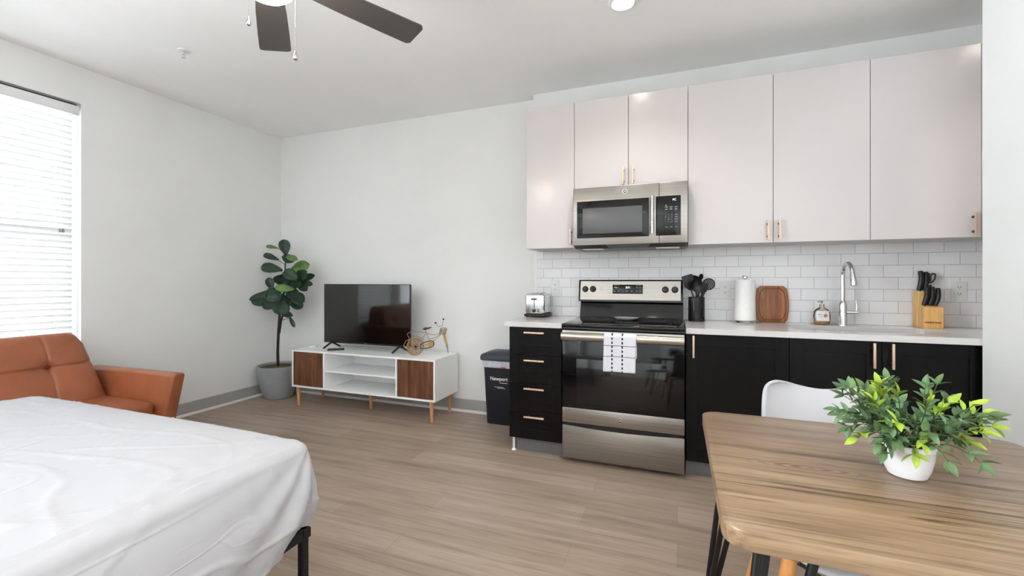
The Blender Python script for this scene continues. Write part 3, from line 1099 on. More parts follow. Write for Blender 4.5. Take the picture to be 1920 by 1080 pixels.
obj('clock_digits', text_mesh('3:11', 0.020, ctlM(-0.352, 1.150, 0.007), 0.0003, True), M['led'], disp, smooth=False)
bt = MB()
for (ux, uz) in [(-0.45, 1.150), (-0.425, 1.150), (-0.285, 1.150), (-0.262, 1.150), (-0.45, 1.120), (-0.42, 1.120), (-0.39, 1.120), (-0.36, 1.120), (-0.325, 1.120), (-0.285, 1.120), (-0.262, 1.120)]:
    bt.box(-0.006, 0.006, -0.0025, 0.0025, 0.0062, 0.0068, M=ctlM(ux, uz))
bt.box(-0.020, 0.020, -0.0015, 0.0015, 0.0062, 0.0066, M=ctlM(-0.435, 1.166))
bt.box(-0.020, 0.020, -0.0015, 0.0015, 0.0062, 0.0066, M=ctlM(-0.275, 1.166))
obj('touch_buttons', bt, M['print_g'], disp, smooth=False)
vd = MB()
for k in range(3):
    vd.lathe([(0, 0), (0.0025, 0), (0.0025, 0.001), (0, 0.001)], n=8, M=ctlM(-0.558, 1.125 + 0.012 * k, 0.004), capb=False, capt=False)
    vd.lathe([(0, 0), (0.0025, 0), (0.0025, 0.001), (0, 0.001)], n=8, M=ctlM(-0.546, 1.128 + 0.012 * k, 0.004), capb=False, capt=False)
obj('indicator_dots', vd, M['print_d'], rg)
# oven door
od = MB().box(RX0 + 0.002, RX1 - 0.002, RY, RY + 0.044, 0.264, 0.876, 0.003)
dr = obj('oven_door', od, M['black_glass'], rg)
obj('oven_window', MB().box(-0.622, -0.062, RY - 0.0015, RY + 0.002, 0.395, 0.688, 0.001), M['oven_glass'], dr)
obj('door_bottom_panel', MB().box(RX0 + 0.002, RX1 - 0.002, RY - 0.003, RY + 0.01, 0.265, 0.362, 0.002), M['steel'], dr)
obj('door_top_strip', MB().box(RX0 + 0.002, RX1 - 0.002, RY - 0.003, RY + 0.01, 0.806, 0.874, 0.002), M['steel'], dr)
hb = MB().prism([(RY - 0.034 + 0.020 * math.cos(2 * PI * k / 28), 0.838 + 0.026 * math.sin(2 * PI * k / 28)) for k in range(28)], 'x', RX0 + 0.004, RX1 - 0.004)
for s_ in (RX0 + 0.018, RX1 - 0.018):
    hb.box(s_ - 0.012, s_ + 0.012, RY - 0.042, RY - 0.002, 0.826, 0.850, 0.003)
obj('door_handle', hb, steel('handle_steel', (190, 182, 172), 0.24, 'x'), dr)
# emblem: small round badge with two curled letters
em = MB().lathe([(0.0, 0.0), (0.0135, 0.0), (0.0145, 0.001), (0.0145, 0.0025), (0.0125, 0.003), (0.0, 0.003)], n=32, M=Matrix.Translation((-0.339, RY - 0.003, 0.3135)) @ Matrix.Rotation(PI / 2, 4, 'X'), capb=False, capt=False)
eb = obj('emblem', em, M['chrome'], rg)
obj('emblem_disc', MB().lathe([(0.0, 0.0), (0.0122, 0.0), (0.0122, 0.0008), (0.0, 0.0008)], n=32, M=Matrix.Translation((-0.339, RY - 0.0062, 0.3135)) @ Matrix.Rotation(PI / 2, 4, 'X'), capb=False, capt=False), M['print_d'], eb)
obj('emblem_letters', text_mesh('GE', 0.0135, facing_y(-0.339, RY - 0.0078, 0.3135), 0.0004, True), M['print'], eb, smooth=False)
# storage drawer with a curved recess above
dw = MB().box(RX0 + 0.002, RX1 - 0.002, RY - 0.002, RY + 0.044, 0.028, 0.246, 0.003)
obj('storage_drawer', dw, M['steel'], rg)
gp = [(RX0 + 0.006, 0.246)]
for k in range(13):
    u = k / 12
    gp.append((RX0 + 0.01 + (RX1 - RX0 - 0.02) * u, 0.247 - 0.013 * math.sin(PI * u)))
gp.append((RX1 - 0.006, 0.264))
gp.append((RX0 + 0.006, 0.264))
obj('drawer_gap', MB().prism(gp, 'y', RY - 0.0026, RY + 0.04), M['black'], rg, smooth=False)
for (x, y) in ((RX0 + 0.06, 2.92), (RX1 - 0.06, 2.92), (RX0 + 0.06, 3.42), (RX1 - 0.06, 3.42)):
    obj('foot', MB().lathe([(0.018, 0), (0.018, 0.012), (0.008, 0.014), (0.008, 0.032)], (x, y, 0), 12), M['black_pl'], rg)

# dish towel on the oven handle
def towel_fn(u, v):
    # u across (0..1), v along: front hem -> over the bar -> back hem
    x = -0.434 + 0.198 * u
    L1, L2, R_ = 0.213, 0.13, 0.0255
    Lt = L1 + PI * R_ + L2
    s_ = v * Lt
    yb, zb = RY - 0.034, 0.845
    rip = 0.0035 * math.sin(u * 9 + 1) + 0.002 * math.sin(u * 23)
    if s_ < L1:
        d = L1 - s_
        y, z = yb - R_ - rip * min(1, d * 12) - 0.012 * (d / L1) * 0.3, zb - d
        x += -0.004 * (d / L1)
    elif s_ < L1 + PI * R_:
        a = (s_ - L1) / R_
        y, z = yb - R_ * math.cos(a), zb + R_ * math.sin(a)
    else:
        d = s_ - L1 - PI * R_
        y, z = yb + R_ - 0.001, zb - d
    if u > 0.86 and s_ < L1:
        y -= 0.004 * (u - 0.86) / 0.14
    return Vector((x, y, z))


tw = obj('dish_towel', MB().grid(towel_fn, 28, 60), M['towel'])
so = tw.modifiers.new('thick', 'SOLIDIFY')
so.thickness = 0.003
so.offset = -1
tag(tw, 'folded white dish towel with black stitched lines over the oven handle', 'towel')

# spoon rest
sr = MB()
def spoonrest(u, v):
    r = v
    a = 2 * PI * u
    x = 0.085 * r * math.cos(a)
    y = 0.045 * r * math.sin(a)
    return Vector((-0.338 + x, 3.19 + y, 0.9205 + 0.022 * r ** 3))
sr.grid(spoonrest, 40, 8, closed_u=True)
bmesh.ops.remove_doubles(sr.bm, verts=sr.bm.verts, dist=0.0005)
sro = obj('spoon_rest', sr, M['greylam'])
so = sro.modifiers.new('thick', 'SOLIDIFY')
so.thickness = 0.002
so.offset = 1
tag(sro, 'oval grey spoon rest lying on the cooktop', 'spoon rest')

# ------------------------------------------------------------------ microwave
MX0, MX1, MY, MZ0, MZ1 = -0.696, 0.064, 3.07, 1.447, 1.857
mw = thing('microwave', 'stainless over-the-range microwave with black glass door', 'microwave', ((MX0 + MX1) / 2, 3.28, MZ0))
obj('casing', MB().box(MX0 + 0.003, MX1 - 0.003, MY + 0.032, YK - 0.0095, MZ0 + 0.004, MZ1 - 0.002, 0.003), M['steel_side'], mw, smooth=False)
XS = -0.113
dd = obj('door', MB().box(MX0, XS - 0.001, MY, MY + 0.03, MZ0 + 0.006, MZ1, 0.003), M['steel'], mw)
obj('door_glass', MB().box(-0.668, -0.178, MY - 0.0015, MY + 0.002, 1.502, 1.762, 0.001), M['black_glass'], dd)
obj('door_window', MB().box(-0.628, -0.222, MY - 0.0028, MY, 1.532, 1.712, 0.001), M['mw_glass'], dd)
hm = MB().tube([(-0.155, MY - 0.036, 1.515), (-0.155, MY - 0.040, 1.64), (-0.155, MY - 0.036, 1.765)], 0.0125, 20)
hm.box(-0.164, -0.146, MY - 0.036, MY + 0.001, 1.520, 1.540, 0.003)
hm.box(-0.164, -0.146, MY - 0.036, MY + 0.001, 1.742, 1.762, 0.003)
obj('door_handle', hm, M['steel_v'], dd)
obj('control_fascia', MB().box(XS + 0.001, MX1, MY, MY + 0.03, MZ0 + 0.006, MZ1, 0.003), M['steel'], mw)
kp = obj('keypad', MB().box(-0.134, 0.022, MY - 0.0022, MY + 0.001, 1.503, 1.765, 0.001), M['black_glass'], mw)
obj('display_text', text_mesh('PC', 0.019, facing_y(-0.018, MY - 0.0028, 1.737), 0.0003), M['led'], kp, smooth=False)
keys = []
for zc, xs_ in ((1.690, (-0.068, -0.038, -0.008)), (1.676, (-0.068, -0.038, -0.008))):
    for xx in xs_:
        keys.append((xx, zc, 0.016, 0.005))
bm_ = MB()
for (xx, zc, w_, h_) in keys:
    bm_.box(xx - w_ / 2, xx + w_ / 2, MY - 0.0029, MY - 0.002, zc - h_ / 2, zc + h_ / 2)
for zc in (1.640, 1.6245, 1.609, 1.5935):
    bm_.box(-0.016, 0.002, MY - 0.0029, MY - 0.002, zc - 0.0022, zc + 0.0022)
for xx in (-0.066, -0.037, -0.008):
    bm_.box(xx - 0.007, xx + 0.007, MY - 0.0029, MY - 0.002, 1.556, 1.560)
obj('key_legends', bm_, M['print_g'], kp, smooth=False)
nt_ = [('1', '2', '3'), ('4', '5', '6'), ('7', '8', '9'), ('*', '0', '#')]
allt = MB()
for r_, row in enumerate(nt_):
    for c_, chn in enumerate(row):
        tmb = text_mesh(chn, 0.0105, facing_y(-0.074 + 0.020 * c_, MY - 0.0026, 1.640 - 0.0155 * r_), 0.0003, True)
        me_ = bpy.data.meshes.new('x')
        tmb.bm.to_mesh(me_)
        allt.bm.from_mesh(me_)
        tmb.bm.free()
        bpy.data.meshes.remove(me_)
obj('key_digits', allt, M['print_g'], kp, smooth=False)
em = MB().lathe([(0.0, 0.0), (0.0145, 0.0), (0.0155, 0.001), (0.0155, 0.0025), (0.0, 0.003)], n=32, M=Matrix.Translation((-0.336, MY, 1.815)) @ Matrix.Rotation(PI / 2, 4, 'X'), capb=False, capt=False)
eb = obj('emblem', em, M['chrome'], mw)
obj('emblem_disc', MB().lathe([(0.0, 0.0), (0.0128, 0.0), (0.0128, 0.0008), (0.0, 0.0008)], n=32, M=Matrix.Translation((-0.336, MY - 0.0032, 1.815)) @ Matrix.Rotation(PI / 2, 4, 'X'), capb=False, capt=False), M['print_d'], eb)
obj('emblem_letters', text_mesh('GE', 0.014, facing_y(-0.336, MY - 0.0048, 1.815), 0.0004, True), M['print'], eb, smooth=False)
# underside with vents and lamp lens
und = MB().prism([(MY + 0.004, MZ0 + 0.005), (MY + 0.035, MZ0 - 0.018), (MY + 0.30, MZ0 - 0.020), (MY + 0.36, MZ0 + 0.005)], 'x', MX0 + 0.012, MX1 - 0.012)
obj('underside', und, M['steel_side'], mw, smooth=False)
for (a_, b_) in ((MX0 + 0.06, MX0 + 0.20), (MX1 - 0.20, MX1 - 0.05)):
    vm = MB()
    for k in range(7):
        y_ = MY + 0.05 + k * 0.018
        vm.box(a_, b_, y_, y_ + 0.010, MZ0 - 0.0225, MZ0 - 0.0185)
    obj('grease_filter', vm, M['steel_v'], mw, smooth=False)
obj('vent_slot', MB().prism([(-0.47, MZ0 + 0.006), (-0.44, MZ0 - 0.018), (-0.19, MZ0 - 0.018), (-0.16, MZ0 + 0.006)], 'y', MY + 0.002, MY + 0.03), M['black_pl'], mw, smooth=False)

# ------------------------------------------------------------------ things on the worktops
def outlet(x, z, lab):
    o_ = thing('wall_outlet', lab, 'outlet', (x, YK - 0.009, z), group='outlets on the tiled backsplash')
    obj('plate', MB().box(x - 0.036, x + 0.036, YK - 0.0145, YK - 0.0092, z - 0.058, z + 0.058, 0.002), M['outlet'], o_)
    for dz in (-0.020, 0.020):
        s_ = obj('receptacle', MB().prism(rrect(x - 0.017, x + 0.017, z + dz - 0.0135, z + dz + 0.0135, 0.008, 4), 'y', YK - 0.0158, YK - 0.0145), M['outlet'], o_, smooth=False)
        sl_ = MB()
        sl_.box(x - 0.0075, x - 0.0045, YK - 0.0162, YK - 0.0157, z + dz - 0.003, z + dz + 0.006)
        sl_.box(x + 0.0045, x + 0.0075, YK - 0.0162, YK - 0.0157, z + dz - 0.003, z + dz + 0.006)
        sl_.box(x - 0.002, x + 0.002, YK - 0.0162, YK - 0.0157, z + dz - 0.010, z + dz - 0.006)
        obj('slots', sl_, M['socket'], s_, smooth=False)


outlet(-0.941, 1.150, 'white wall outlet on the tile above the toaster')
outlet(0.324, 1.138, 'white wall outlet between utensil crock and paper towel')
outlet(1.623, 1.141, 'white wall outlet on the tile right of the knife block')
sw = thing('light_switch', 'white light switch on the right wall at the picture edge', 'switch', (XR, 2.53, 1.085))
obj('plate', MB().box(XR - 0.006, XR - 0.0003, 2.50, 2.572, 1.025, 1.145, 0.002), M['outlet'], sw)
obj('rocker', MB().box(XR - 0.010, XR - 0.006, 2.520, 2.552, 1.052, 1.118, 0.002), M['outlet'], sw)

# toaster
tx0, tx1, ty0, ty1, tz = -1.128, -0.968, 3.262, 3.475, CZ1
to = thing('toaster', 'small chrome two-slice toaster on the left worktop', 'toaster', ((tx0 + tx1) / 2, (ty0 + ty1) / 2, tz))
obj('base', MB().box(tx0 - 0.006, tx1 + 0.006, ty0 - 0.006, ty1 + 0.004, tz + 0.006, tz + 0.026, 0.006), M['black_pl'], to)
obj('shell', MB().box(tx0, tx1, ty0, ty1, tz + 0.024, tz + 0.185, 0.020, 4), M['chrome'], to)
obj('end_panel', MB().box(tx0 + 0.014, tx1 - 0.014, ty0 - 0.004, ty0 + 0.004, tz + 0.030, tz + 0.165, 0.003), steel('toaster_steel', (206, 206, 206), 0.25, 'z'), to)
sl_ = MB()
sl_.box(tx0 + 0.035, tx0 + 0.063, ty0 + 0.035, ty1 - 0.035, tz + 0.180, tz + 0.1862, 0.001)
sl_.box(tx1 - 0.063, tx1 - 0.035, ty0 + 0.035, ty1 - 0.035, tz + 0.180, tz + 0.1862, 0.001)
obj('bread_slots', sl_, M['black_pl'], to)
obj('lever_track', MB().box(-1.051, -1.045, ty0 - 0.0052, ty0 - 0.002, tz + 0.075, tz + 0.155), M['black_pl'], to)
obj('lever', MB().box(-1.070, -1.026, ty0 - 0.022, ty0 - 0.004, tz + 0.138, tz + 0.148, 0.003), M['black_pl'], to)
obj('browning_knob', MB().lathe([(0.014, 0), (0.013, 0.012), (0.0, 0.013)], n=20, M=Matrix.Translation((-1.048, ty0 - 0.004, tz + 0.052)) @ Matrix.Rotation(PI / 2, 4, 'X')), M['black_pl'], to)
for dz in (0, 0.014):
    obj('button', MB().lathe([(0.0065, 0), (0.006, 0.005), (0.0, 0.005)], n=14, M=Matrix.Translation((-1.015, ty0 - 0.004, tz + 0.046 + dz)) @ Matrix.Rotation(PI / 2, 4, 'X') @ Matrix.Diagonal((1.4, 0.7, 1, 1))), M['black_pl'], to)
for (x, y) in ((tx0 + 0.015, ty0 + 0.015), (tx1 - 0.015, ty0 + 0.015), (tx0 + 0.015, ty1 - 0.02), (tx1 - 0.015, ty1 - 0.02)):
    obj('foot', MB().lathe([(0.009, 0), (0.009, 0.007)], (x, y, tz), 12), M['black_pl'], to)

# utensil crock and utensils
ux, uy = 0.128, 3.375
cr = MB().lathe([(0.0, 0.002), (0.052, 0.0), (0.055, 0.003), (0.055, 0.172), (0.052, 0.172), (0.052, 0.01), (0.0, 0.01)], (ux, uy, CZ1), 40, capb=False, capt=False)
co = obj('utensil_crock', cr, M['black_glass'])
tag(co, 'glossy black utensil crock right of the range', 'crock')


def utensil(name, label, base, top_, head_fn, mat=None):
    o_ = thing(name, label, 'utensil', base, group='cooking utensils in the crock')
    b_ = Vector(base)
    t_ = Vector(top_)
    obj('handle', MB().tube([b_, b_ + (t_ - b_) * 0.55], [0.005, 0.006], 10), M['steel_v'], o_)
    obj('neck', MB().tube([b_ + (t_ - b_) * 0.55, t_], [0.007, 0.005], 10), M['black_pl'], o_)
    ax_ = (t_ - b_).normalized()
    yv = Vector((0.25, -1, 0.1)).normalized()
    xv = ax_.cross(yv).normalized()
    yv = xv.cross(ax_).normalized() * -1
    R_ = Matrix((xv, yv, ax_)).transposed().to_4x4()
    obj('head', head_fn(Matrix.Translation(t_) @ R_), M['black_pl'], o_)


def flat_head(w, h, th=0.004, holes=False, tipw=None, round_=False):
    def fn(Mx):
        mb = MB()
        if holes:
            # round perforated skimmer: ring + lattice of bars
            pts = [(w / 2 * math.cos(2 * PI * k / 28), h / 2 + h / 2 * math.sin(2 * PI * k / 28)) for k in range(28)]
            n = 28
            inner = [(0.84 * p[0], h / 2 + 0.84 * (p[1] - h / 2)) for p in pts]
            for k in range(n):
                q = [pts[k], pts[(k + 1) % n], inner[(k + 1) % n], inner[k]]
                mb.prism(q, 'y', -th / 2, th / 2, M=Mx)
            for k in range(-3, 4):
                x = k * w * 0.13
                hh = 0.43 * h * math.sqrt(max(0.0, 1 - (x / (w * 0.46)) ** 2))
                mb.box(x - 0.003, x + 0.003, -th / 2, th / 2, h / 2 - hh, h / 2 + hh, M=Mx)
                zc = h / 2 + k * h * 0.13
                ww = 0.43 * w * math.sqrt(max(0.0, 1 - ((zc - h / 2) / (h * 0.46)) ** 2))
                mb.box(-ww, ww, -th / 2, th / 2, zc - 0.003, zc + 0.003, M=Mx)
        elif round_:
            def f_(u, v):
                a = 2 * PI * u
                r = v
                return Mx @ Vector((w / 2 * r * math.cos(a), 0.022 * (1 - r * r), h / 2 + h / 2 * r * math.sin(a)))
            mb.grid(f_, 24, 6, closed_u=True)
            bmesh.ops.remove_doubles(mb.bm, verts=mb.bm.verts, dist=0.0003)
            def f2(u, v):
                a = 2 * PI * u
                r = v
                return Mx @ Vector((w / 2 * r * math.cos(a), 0.004 + 0.022 * (1 - r * r), h / 2 + h / 2 * r * math.sin(a)))
            mb.grid(f2, 24, 6, closed_u=True)
        else:
            tw_ = tipw or w
            mb.prism([(-w * 0.18, 0), (w * 0.18, 0), (w / 2, h * 0.35), (tw_ / 2, h * 0.95), (tw_ / 2 - 0.008, h), (-tw_ / 2 + 0.008, h), (-tw_ / 2, h * 0.95), (-w / 2, h * 0.35)], 'y', -th / 2, th / 2, 0.001, M=Mx)
        return mb
    return fn


z0 = CZ1 + 0.014
utensil('slotted_skimmer', 'black perforated skimmer leaning furthest right in the crock', (ux - 0.033, uy, z0), (ux + 0.062, uy, CZ1 + 0.225), flat_head(0.085, 0.085, holes=True))
utensil('spatula', 'black flat turner leaning furthest left in the crock', (ux + 0.025, uy + 0.005, z0), (ux - 0.035, uy - 0.005, CZ1 + 0.222), flat_head(0.08, 0.11))
utensil('solid_spoon', 'black solid spoon in the middle of the crock', (ux - 0.005, uy + 0.01, z0), (ux + 0.000, uy - 0.045, CZ1 + 0.205), flat_head(0.075, 0.105, round_=True))
utensil('ladle', 'black deep ladle at the back of the crock', (ux + 0.02, uy - 0.01, z0), (ux - 0.005, uy + 0.045, CZ1 + 0.232), flat_head(0.09, 0.10, round_=True))
utensil('pasta_fork', 'black serving fork standing in front of the skimmer', (ux - 0.028, uy + 0.01, z0), (ux + 0.034, uy - 0.026, CZ1 + 0.195), flat_head(0.05, 0.085, tipw=0.036))
utensil('whisk', 'thin black-topped whisk rising highest from the crock', (ux - 0.01, uy - 0.02, z0), (ux + 0.03, uy + 0.042, CZ1 + 0.295), flat_head(0.028, 0.045, round_=True))

# paper towel holder and roll
px_, py_ = 0.437, 3.385
ph = thing('paper_towel_holder', 'chrome paper towel holder with a round base', 'holder', (px_, py_, CZ1))
obj('base', MB().lathe([(0.0, 0), (0.078, 0), (0.080, 0.004), (0.074, 0.012), (0.060, 0.014), (0.0, 0.014)], (px_, py_, CZ1), 48, capb=False, capt=False), M['chrome'], ph)
obj('pole', MB().tube([(px_, py_, CZ1 + 0.013), (px_, py_, CZ1 + 0.306)], 0.006, 12), M['chrome'], ph)
obj('finial', MB().lathe([(0.0, 0.026), (0.014, 0.024), (0.018, 0.016), (0.018, 0.006), (0.010, 0.0), (0.0, 0.0)], (px_, py_, CZ1 + 0.299), 20, capb=False, capt=False), M['chrome'], ph)
rl = MB().lathe([(0.020, 0), (0.062, 0), (0.064, 0.002), (0.064, 0.280), (0.062, 0.282), (0.020, 0.282), (0.020, 0)], (px_, py_, CZ1 + 0.0145), 48, capb=False, capt=False)
rl.grid(lambda u, v: Vector((px_ + 0.0648 * math.cos(-1.2 + 0.5 * u), py_ + 0.0648 * math.sin(-1.2 + 0.5 * u), CZ1 + 0.018 + 0.276 * v)), 6, 2)
ro = obj('paper_towel_roll', rl, M['paper'])
tag(ro, 'full white paper towel roll standing on the holder', 'paper towel')

# cutting board leaning against the tile
bx0, bx1 = 0.514, 0.716
cbz = 0.252
out_ = []
for k in range(41):
    pass
def board_outline(inset):
    pts = []
    w_ = (bx1 - bx0) / 2 - inset
    h_ = cbz - inset
    zb = inset
    r_ = 0.02
    # left side bulges slightly
    n = 10
    side = []
    for k in range(n + 1):
        u = k / n
        z_ = zb + r_ + (h_ - zb - 2 * r_) * u
        side.append((w_ - 0.016 + 0.016 * math.sin(PI * (0.12 + 0.76 * u)), z_))
    right = side
    left = [(-p[0], p[1]) for p in reversed(side)]
    return [(w_ - 0.028, zb)] + right + [(w_ - 0.032, h_), (-w_ + 0.032, h_)] + left + [(-w_ + 0.028, zb)]
lean = Matrix.Translation(((bx0 + bx1) / 2, 3.455, CZ1 + 0.0005)) @ Matrix.Rotation(math.radians(-4.2), 4, 'X')
cbd = thing('cutting_board', 'brown wooden cutting board leaning against the tile', 'cutting board', ((bx0 + bx1) / 2, 3.455, CZ1))
obj('board', MB().prism(board_outline(0.0), 'y', 0, 0.017, 0.003, M=lean), M['acacia'], cbd)
oA, oB = board_outline(0.018), board_outline(0.022)
gm = MB()
for k in range(len(oA)):
    k2 = (k + 1) % len(oA)
    gm.prism([oA[k], oA[k2], oB[k2], oB[k]], 'y', -0.0007, 0.002, M=lean)
obj('juice_groove', gm, M['acacia_d'], cbd, smooth=False)

# soap bottle
qx, qy = 0.893, 3.42
sb = thing('soap_bottle', 'clear hand soap bottle with amber soap beside the faucet', 'soap bottle', (qx, qy, CZ1))
obj('bottle', MB().lathe([(0.0, 0.0), (0.036, 0.0), (0.043, 0.004), (0.046, 0.03), (0.048, 0.055), (0.045, 0.082), (0.034, 0.100), (0.018, 0.108), (0.013, 0.116)], (qx, qy, CZ1), 36, sy=0.55), M['clear'], sb)
obj('liquid', MB().lathe([(0.0, 0.002), (0.034, 0.002), (0.041, 0.005), (0.0440, 0.028), (0.0450, 0.034), (0.0, 0.034)], (qx, qy, CZ1), 36, sy=0.54, capb=False, capt=False), plain('amber_soap', (222, 176, 112), 0.2), sb)
lb = MB().grid(lambda u, v: Vector((qx + 0.036 * (2 * u - 1), qy - 0.0264 * math.sqrt(1 - (0.75 * (2 * u - 1)) ** 2) - 0.0012, CZ1 + 0.024 + 0.066 * v)), 16, 8)
lbo = obj('label_sticker', lb, plain('white_sticker', (238, 236, 238), 0.4, var=0.01), sb)
obj('sticker_circle', MB().lathe([(0, 0), (0.0115, 0), (0.0115, 0.0006), (0, 0.0006)], n=24, M=Matrix.Translation((qx + 0.014, qy - 0.0268, CZ1 + 0.060)) @ Matrix.Rotation(math.radians(12), 4, 'Z') @ Matrix.Rotation(PI / 2, 4, 'X'), capb=False, capt=False), plain('orange_print', (214, 140, 62), 0.4, var=0.2, scale=60), lbo)
pt_ = MB()
pt_.box(qx - 0.028, qx - 0.008, qy - 0.0282, qy - 0.0262, CZ1 + 0.066, CZ1 + 0.069)
pt_.box(qx - 0.022, qx - 0.000, qy - 0.0284, qy - 0.0272, CZ1 + 0.054, CZ1 + 0.056)
obj('sticker_print', pt_, plain('blue_grey_print', (120, 130, 160), 0.4), lbo, smooth=False)
pm = MB().lathe([(0.013, 0.118), (0.013, 0.132), (0.005, 0.134), (0.005, 0.150), (0.0, 0.150)], (qx, qy, CZ1), 20)
pm.tube([(qx + 0.004, qy, CZ1 + 0.150), (qx - 0.02, qy - 0.01, CZ1 + 0.150), (qx - 0.026, qy - 0.012, CZ1 + 0.145)], 0.005, 10)
obj('pump', pm, M['clear'], sb)

# knife block: tall rear part and low front part
kb = thing('knife_block', 'light wooden stepped knife block near the right wall', 'knife block', (1.43, 3.38, CZ1))
KX0, KX1 = 1.388, 1.482
obj('rear_block', MB().box(KX0, KX1, 3.402, 3.470, CZ1, CZ1 + 0.222, 0.003), M['bamboo'], kb)
obj('middle_slab', MB().box(KX0, KX1, 3.372, 3.4005, CZ1, CZ1 + 0.135, 0.003), M['bamboo'], kb)
obj('front_block', MB().box(KX0 - 0.001, KX1 + 0.001, 3.335, 3.3705, CZ1, CZ1 + 0.130, 0.003), M['bamboo'], kb)
obj('lettering', text_mesh('FARBERWARE', 0.0125, facing_y(1.431, 3.3345, CZ1 + 0.037), 0.0003, True), plain('burnt_print', (70, 44, 16), 0.6), kb, smooth=False)


def knife(x, y, z, L, lean_x, lab, r=0.0125):
    k_ = thing('knife', lab, 'knife', (x, y, z), group='knives in the knife block')
    pts, rad = [], []
    for q in range(8):
        u = q / 7
        pts.append((x + lean_x * u * L + 0.006 * math.sin(PI * u), y + 0.010 * u - 0.006 * math.sin(PI * u), z + 0.004 + L * u))
        rad.append(r * (0.78 + 0.35 * math.sin(PI * (0.15 + 0.8 * u)) + (0.12 if u > 0.85 else 0)))
    obj('handle', MB().tube(pts, rad, 12), M['black_pl'], k_)
    obj('blade', MB().box(x - 0.0015, x + 0.0015, y - 0.008, y + 0.008, z + 0.0006, z + 0.006), M['steel_v'], k_)


knife(1.402, 3.430, CZ1 + 0.222, 0.122, 0.10, 'black-handled knife, leftmost of the rear row in the knife block')
knife(1.430, 3.440, CZ1 + 0.222, 0.116, 0.12, 'black-handled knife, second in the rear row of the knife block')
knife(1.408, 3.386, CZ1 + 0.135, 0.108, 0.16, 'black-handled small knife, leftmost of the front row in the knife block', 0.0110)
knife(1.436, 3.386, CZ1 + 0.135, 0.112, 0.16, 'black-handled small knife in the middle of the front row', 0.0110)
knife(1.464, 3.386, CZ1 + 0.135, 0.104, 0.16, 'black-handled small knife, rightmost of the front row in the knife block', 0.0110)
ss = thing('kitchen_scissors', 'black-handled kitchen scissors standing in the back of the knife block', 'scissors', (1.455, 3.436, CZ1 + 0.222))
for (dx, ph_) in ((-0.004, 0.0), (0.018, 0.35)):
    mb = MB()
    pts = []
    for q in range(17):
        a = 2 * PI * q / 16
        lx, lz = 0.0125 * math.cos(a), 0.030 * math.sin(a)
        pts.append((1.455 + dx + lx * math.cos(ph_) + lz * math.sin(ph_), 3.436 + dx * 0.3, CZ1 + 0.222 + 0.082 - lx * math.sin(ph_) + lz * math.cos(ph_)))
    mb.tube(pts, 0.0042, 8)
    mb.tube([(1.455, 3.436, CZ1 + 0.223), (1.455 + dx * 0.6, 3.436 + dx * 0.2, CZ1 + 0.262)], 0.006, 8)
    obj('finger_loop', mb, M['black_pl'], ss)
obj('blades', MB().box(1.452, 1.458, 3.428, 3.444, CZ1 + 0.2226, CZ1 + 0.24), M['steel_v'], ss)

# ------------------------------------------------------------------ waste bin
wx, wy = -1.340, 3.455
wb_ = thing('waste_bin', 'navy blue plastic waste bin beside the drawer cabinet', 'bin', (wx, wy, 0))


def rr_loft(levels, n=6):
    """levels: (hx, hy, r, z)"""
    mb = MB()
    b = mb.bm
    rings = []
    for (hx, hy, r, z) in levels:
        rings.append([b.verts.new((wx + p[0], wy + p[1], z)) for p in rrect(-hx, hx, -hy, hy, r, n)])
    for A_, B_ in zip(rings, rings[1:]):
        m = len(A_)
        for k in range(m):
            b.faces.new((A_[k], A_[(k + 1) % m], B_[(k + 1) % m], B_[k]))
    b.faces.new(list(reversed(rings[0])))
    b.faces.new(rings[-1])
    bmesh.ops.recalc_face_normals(b, faces=b.faces)
    return mb


obj('body', rr_loft([(0.165, 0.088, 0.03, 0.0), (0.17, 0.093, 0.035, 0.006), (0.192, 0.112, 0.04, 0.475)]), M['navy'], wb_)
obj('lid', rr_loft([(0.222, 0.128, 0.05, 0.535), (0.225, 0.130, 0.05, 0.560), (0.215, 0.122, 0.05, 0.580), (0.16, 0.09, 0.05, 0.602), (0.05, 0.03, 0.025, 0.612)]), M['navy_lid'], wb_)
bagm = rr_loft([(0.199, 0.117, 0.04, 0.478), (0.202, 0.121, 0.042, 0.49), (0.206, 0.122, 0.045, 0.534)])
bg_ = obj('bin_bag', bagm, M['bag'])
tag(bg_, 'white bin bag folded over the rim of the navy waste bin', 'bag')
obj('drawstring', MB().box(-1.362, -1.322, 3.3315, 3.336, 0.477, 0.489, 0.001), M['red'], bg_)
tY = wy - 0.1095
obj('lettering', text_mesh('Newport', 0.042, Matrix.Translation((-1.385, wy - 0.1092, 0.385)) @ Matrix.Rotation(math.radians(90 + 2.2), 4, 'X'), 0.0003, True), M['print'], wb_, smooth=False)
pl_ = MB()
pl_.box(-1.365, -1.31, -1, 1, 0, 0)
pl_.bm.free()
pl_ = MB()
pl_.box(-1.375, -1.310, wy - 0.1077, wy - 0.1030, 0.3505, 0.3545)
pl_.box(-1.425, -1.345, wy - 0.1060, wy - 0.1010, 0.315, 0.3185)
pl_.box(-1.400, -1.330, wy - 0.1060, wy - 0.1010, 0.307, 0.3095)
obj('small_print', pl_, M['print'], wb_, smooth=False)

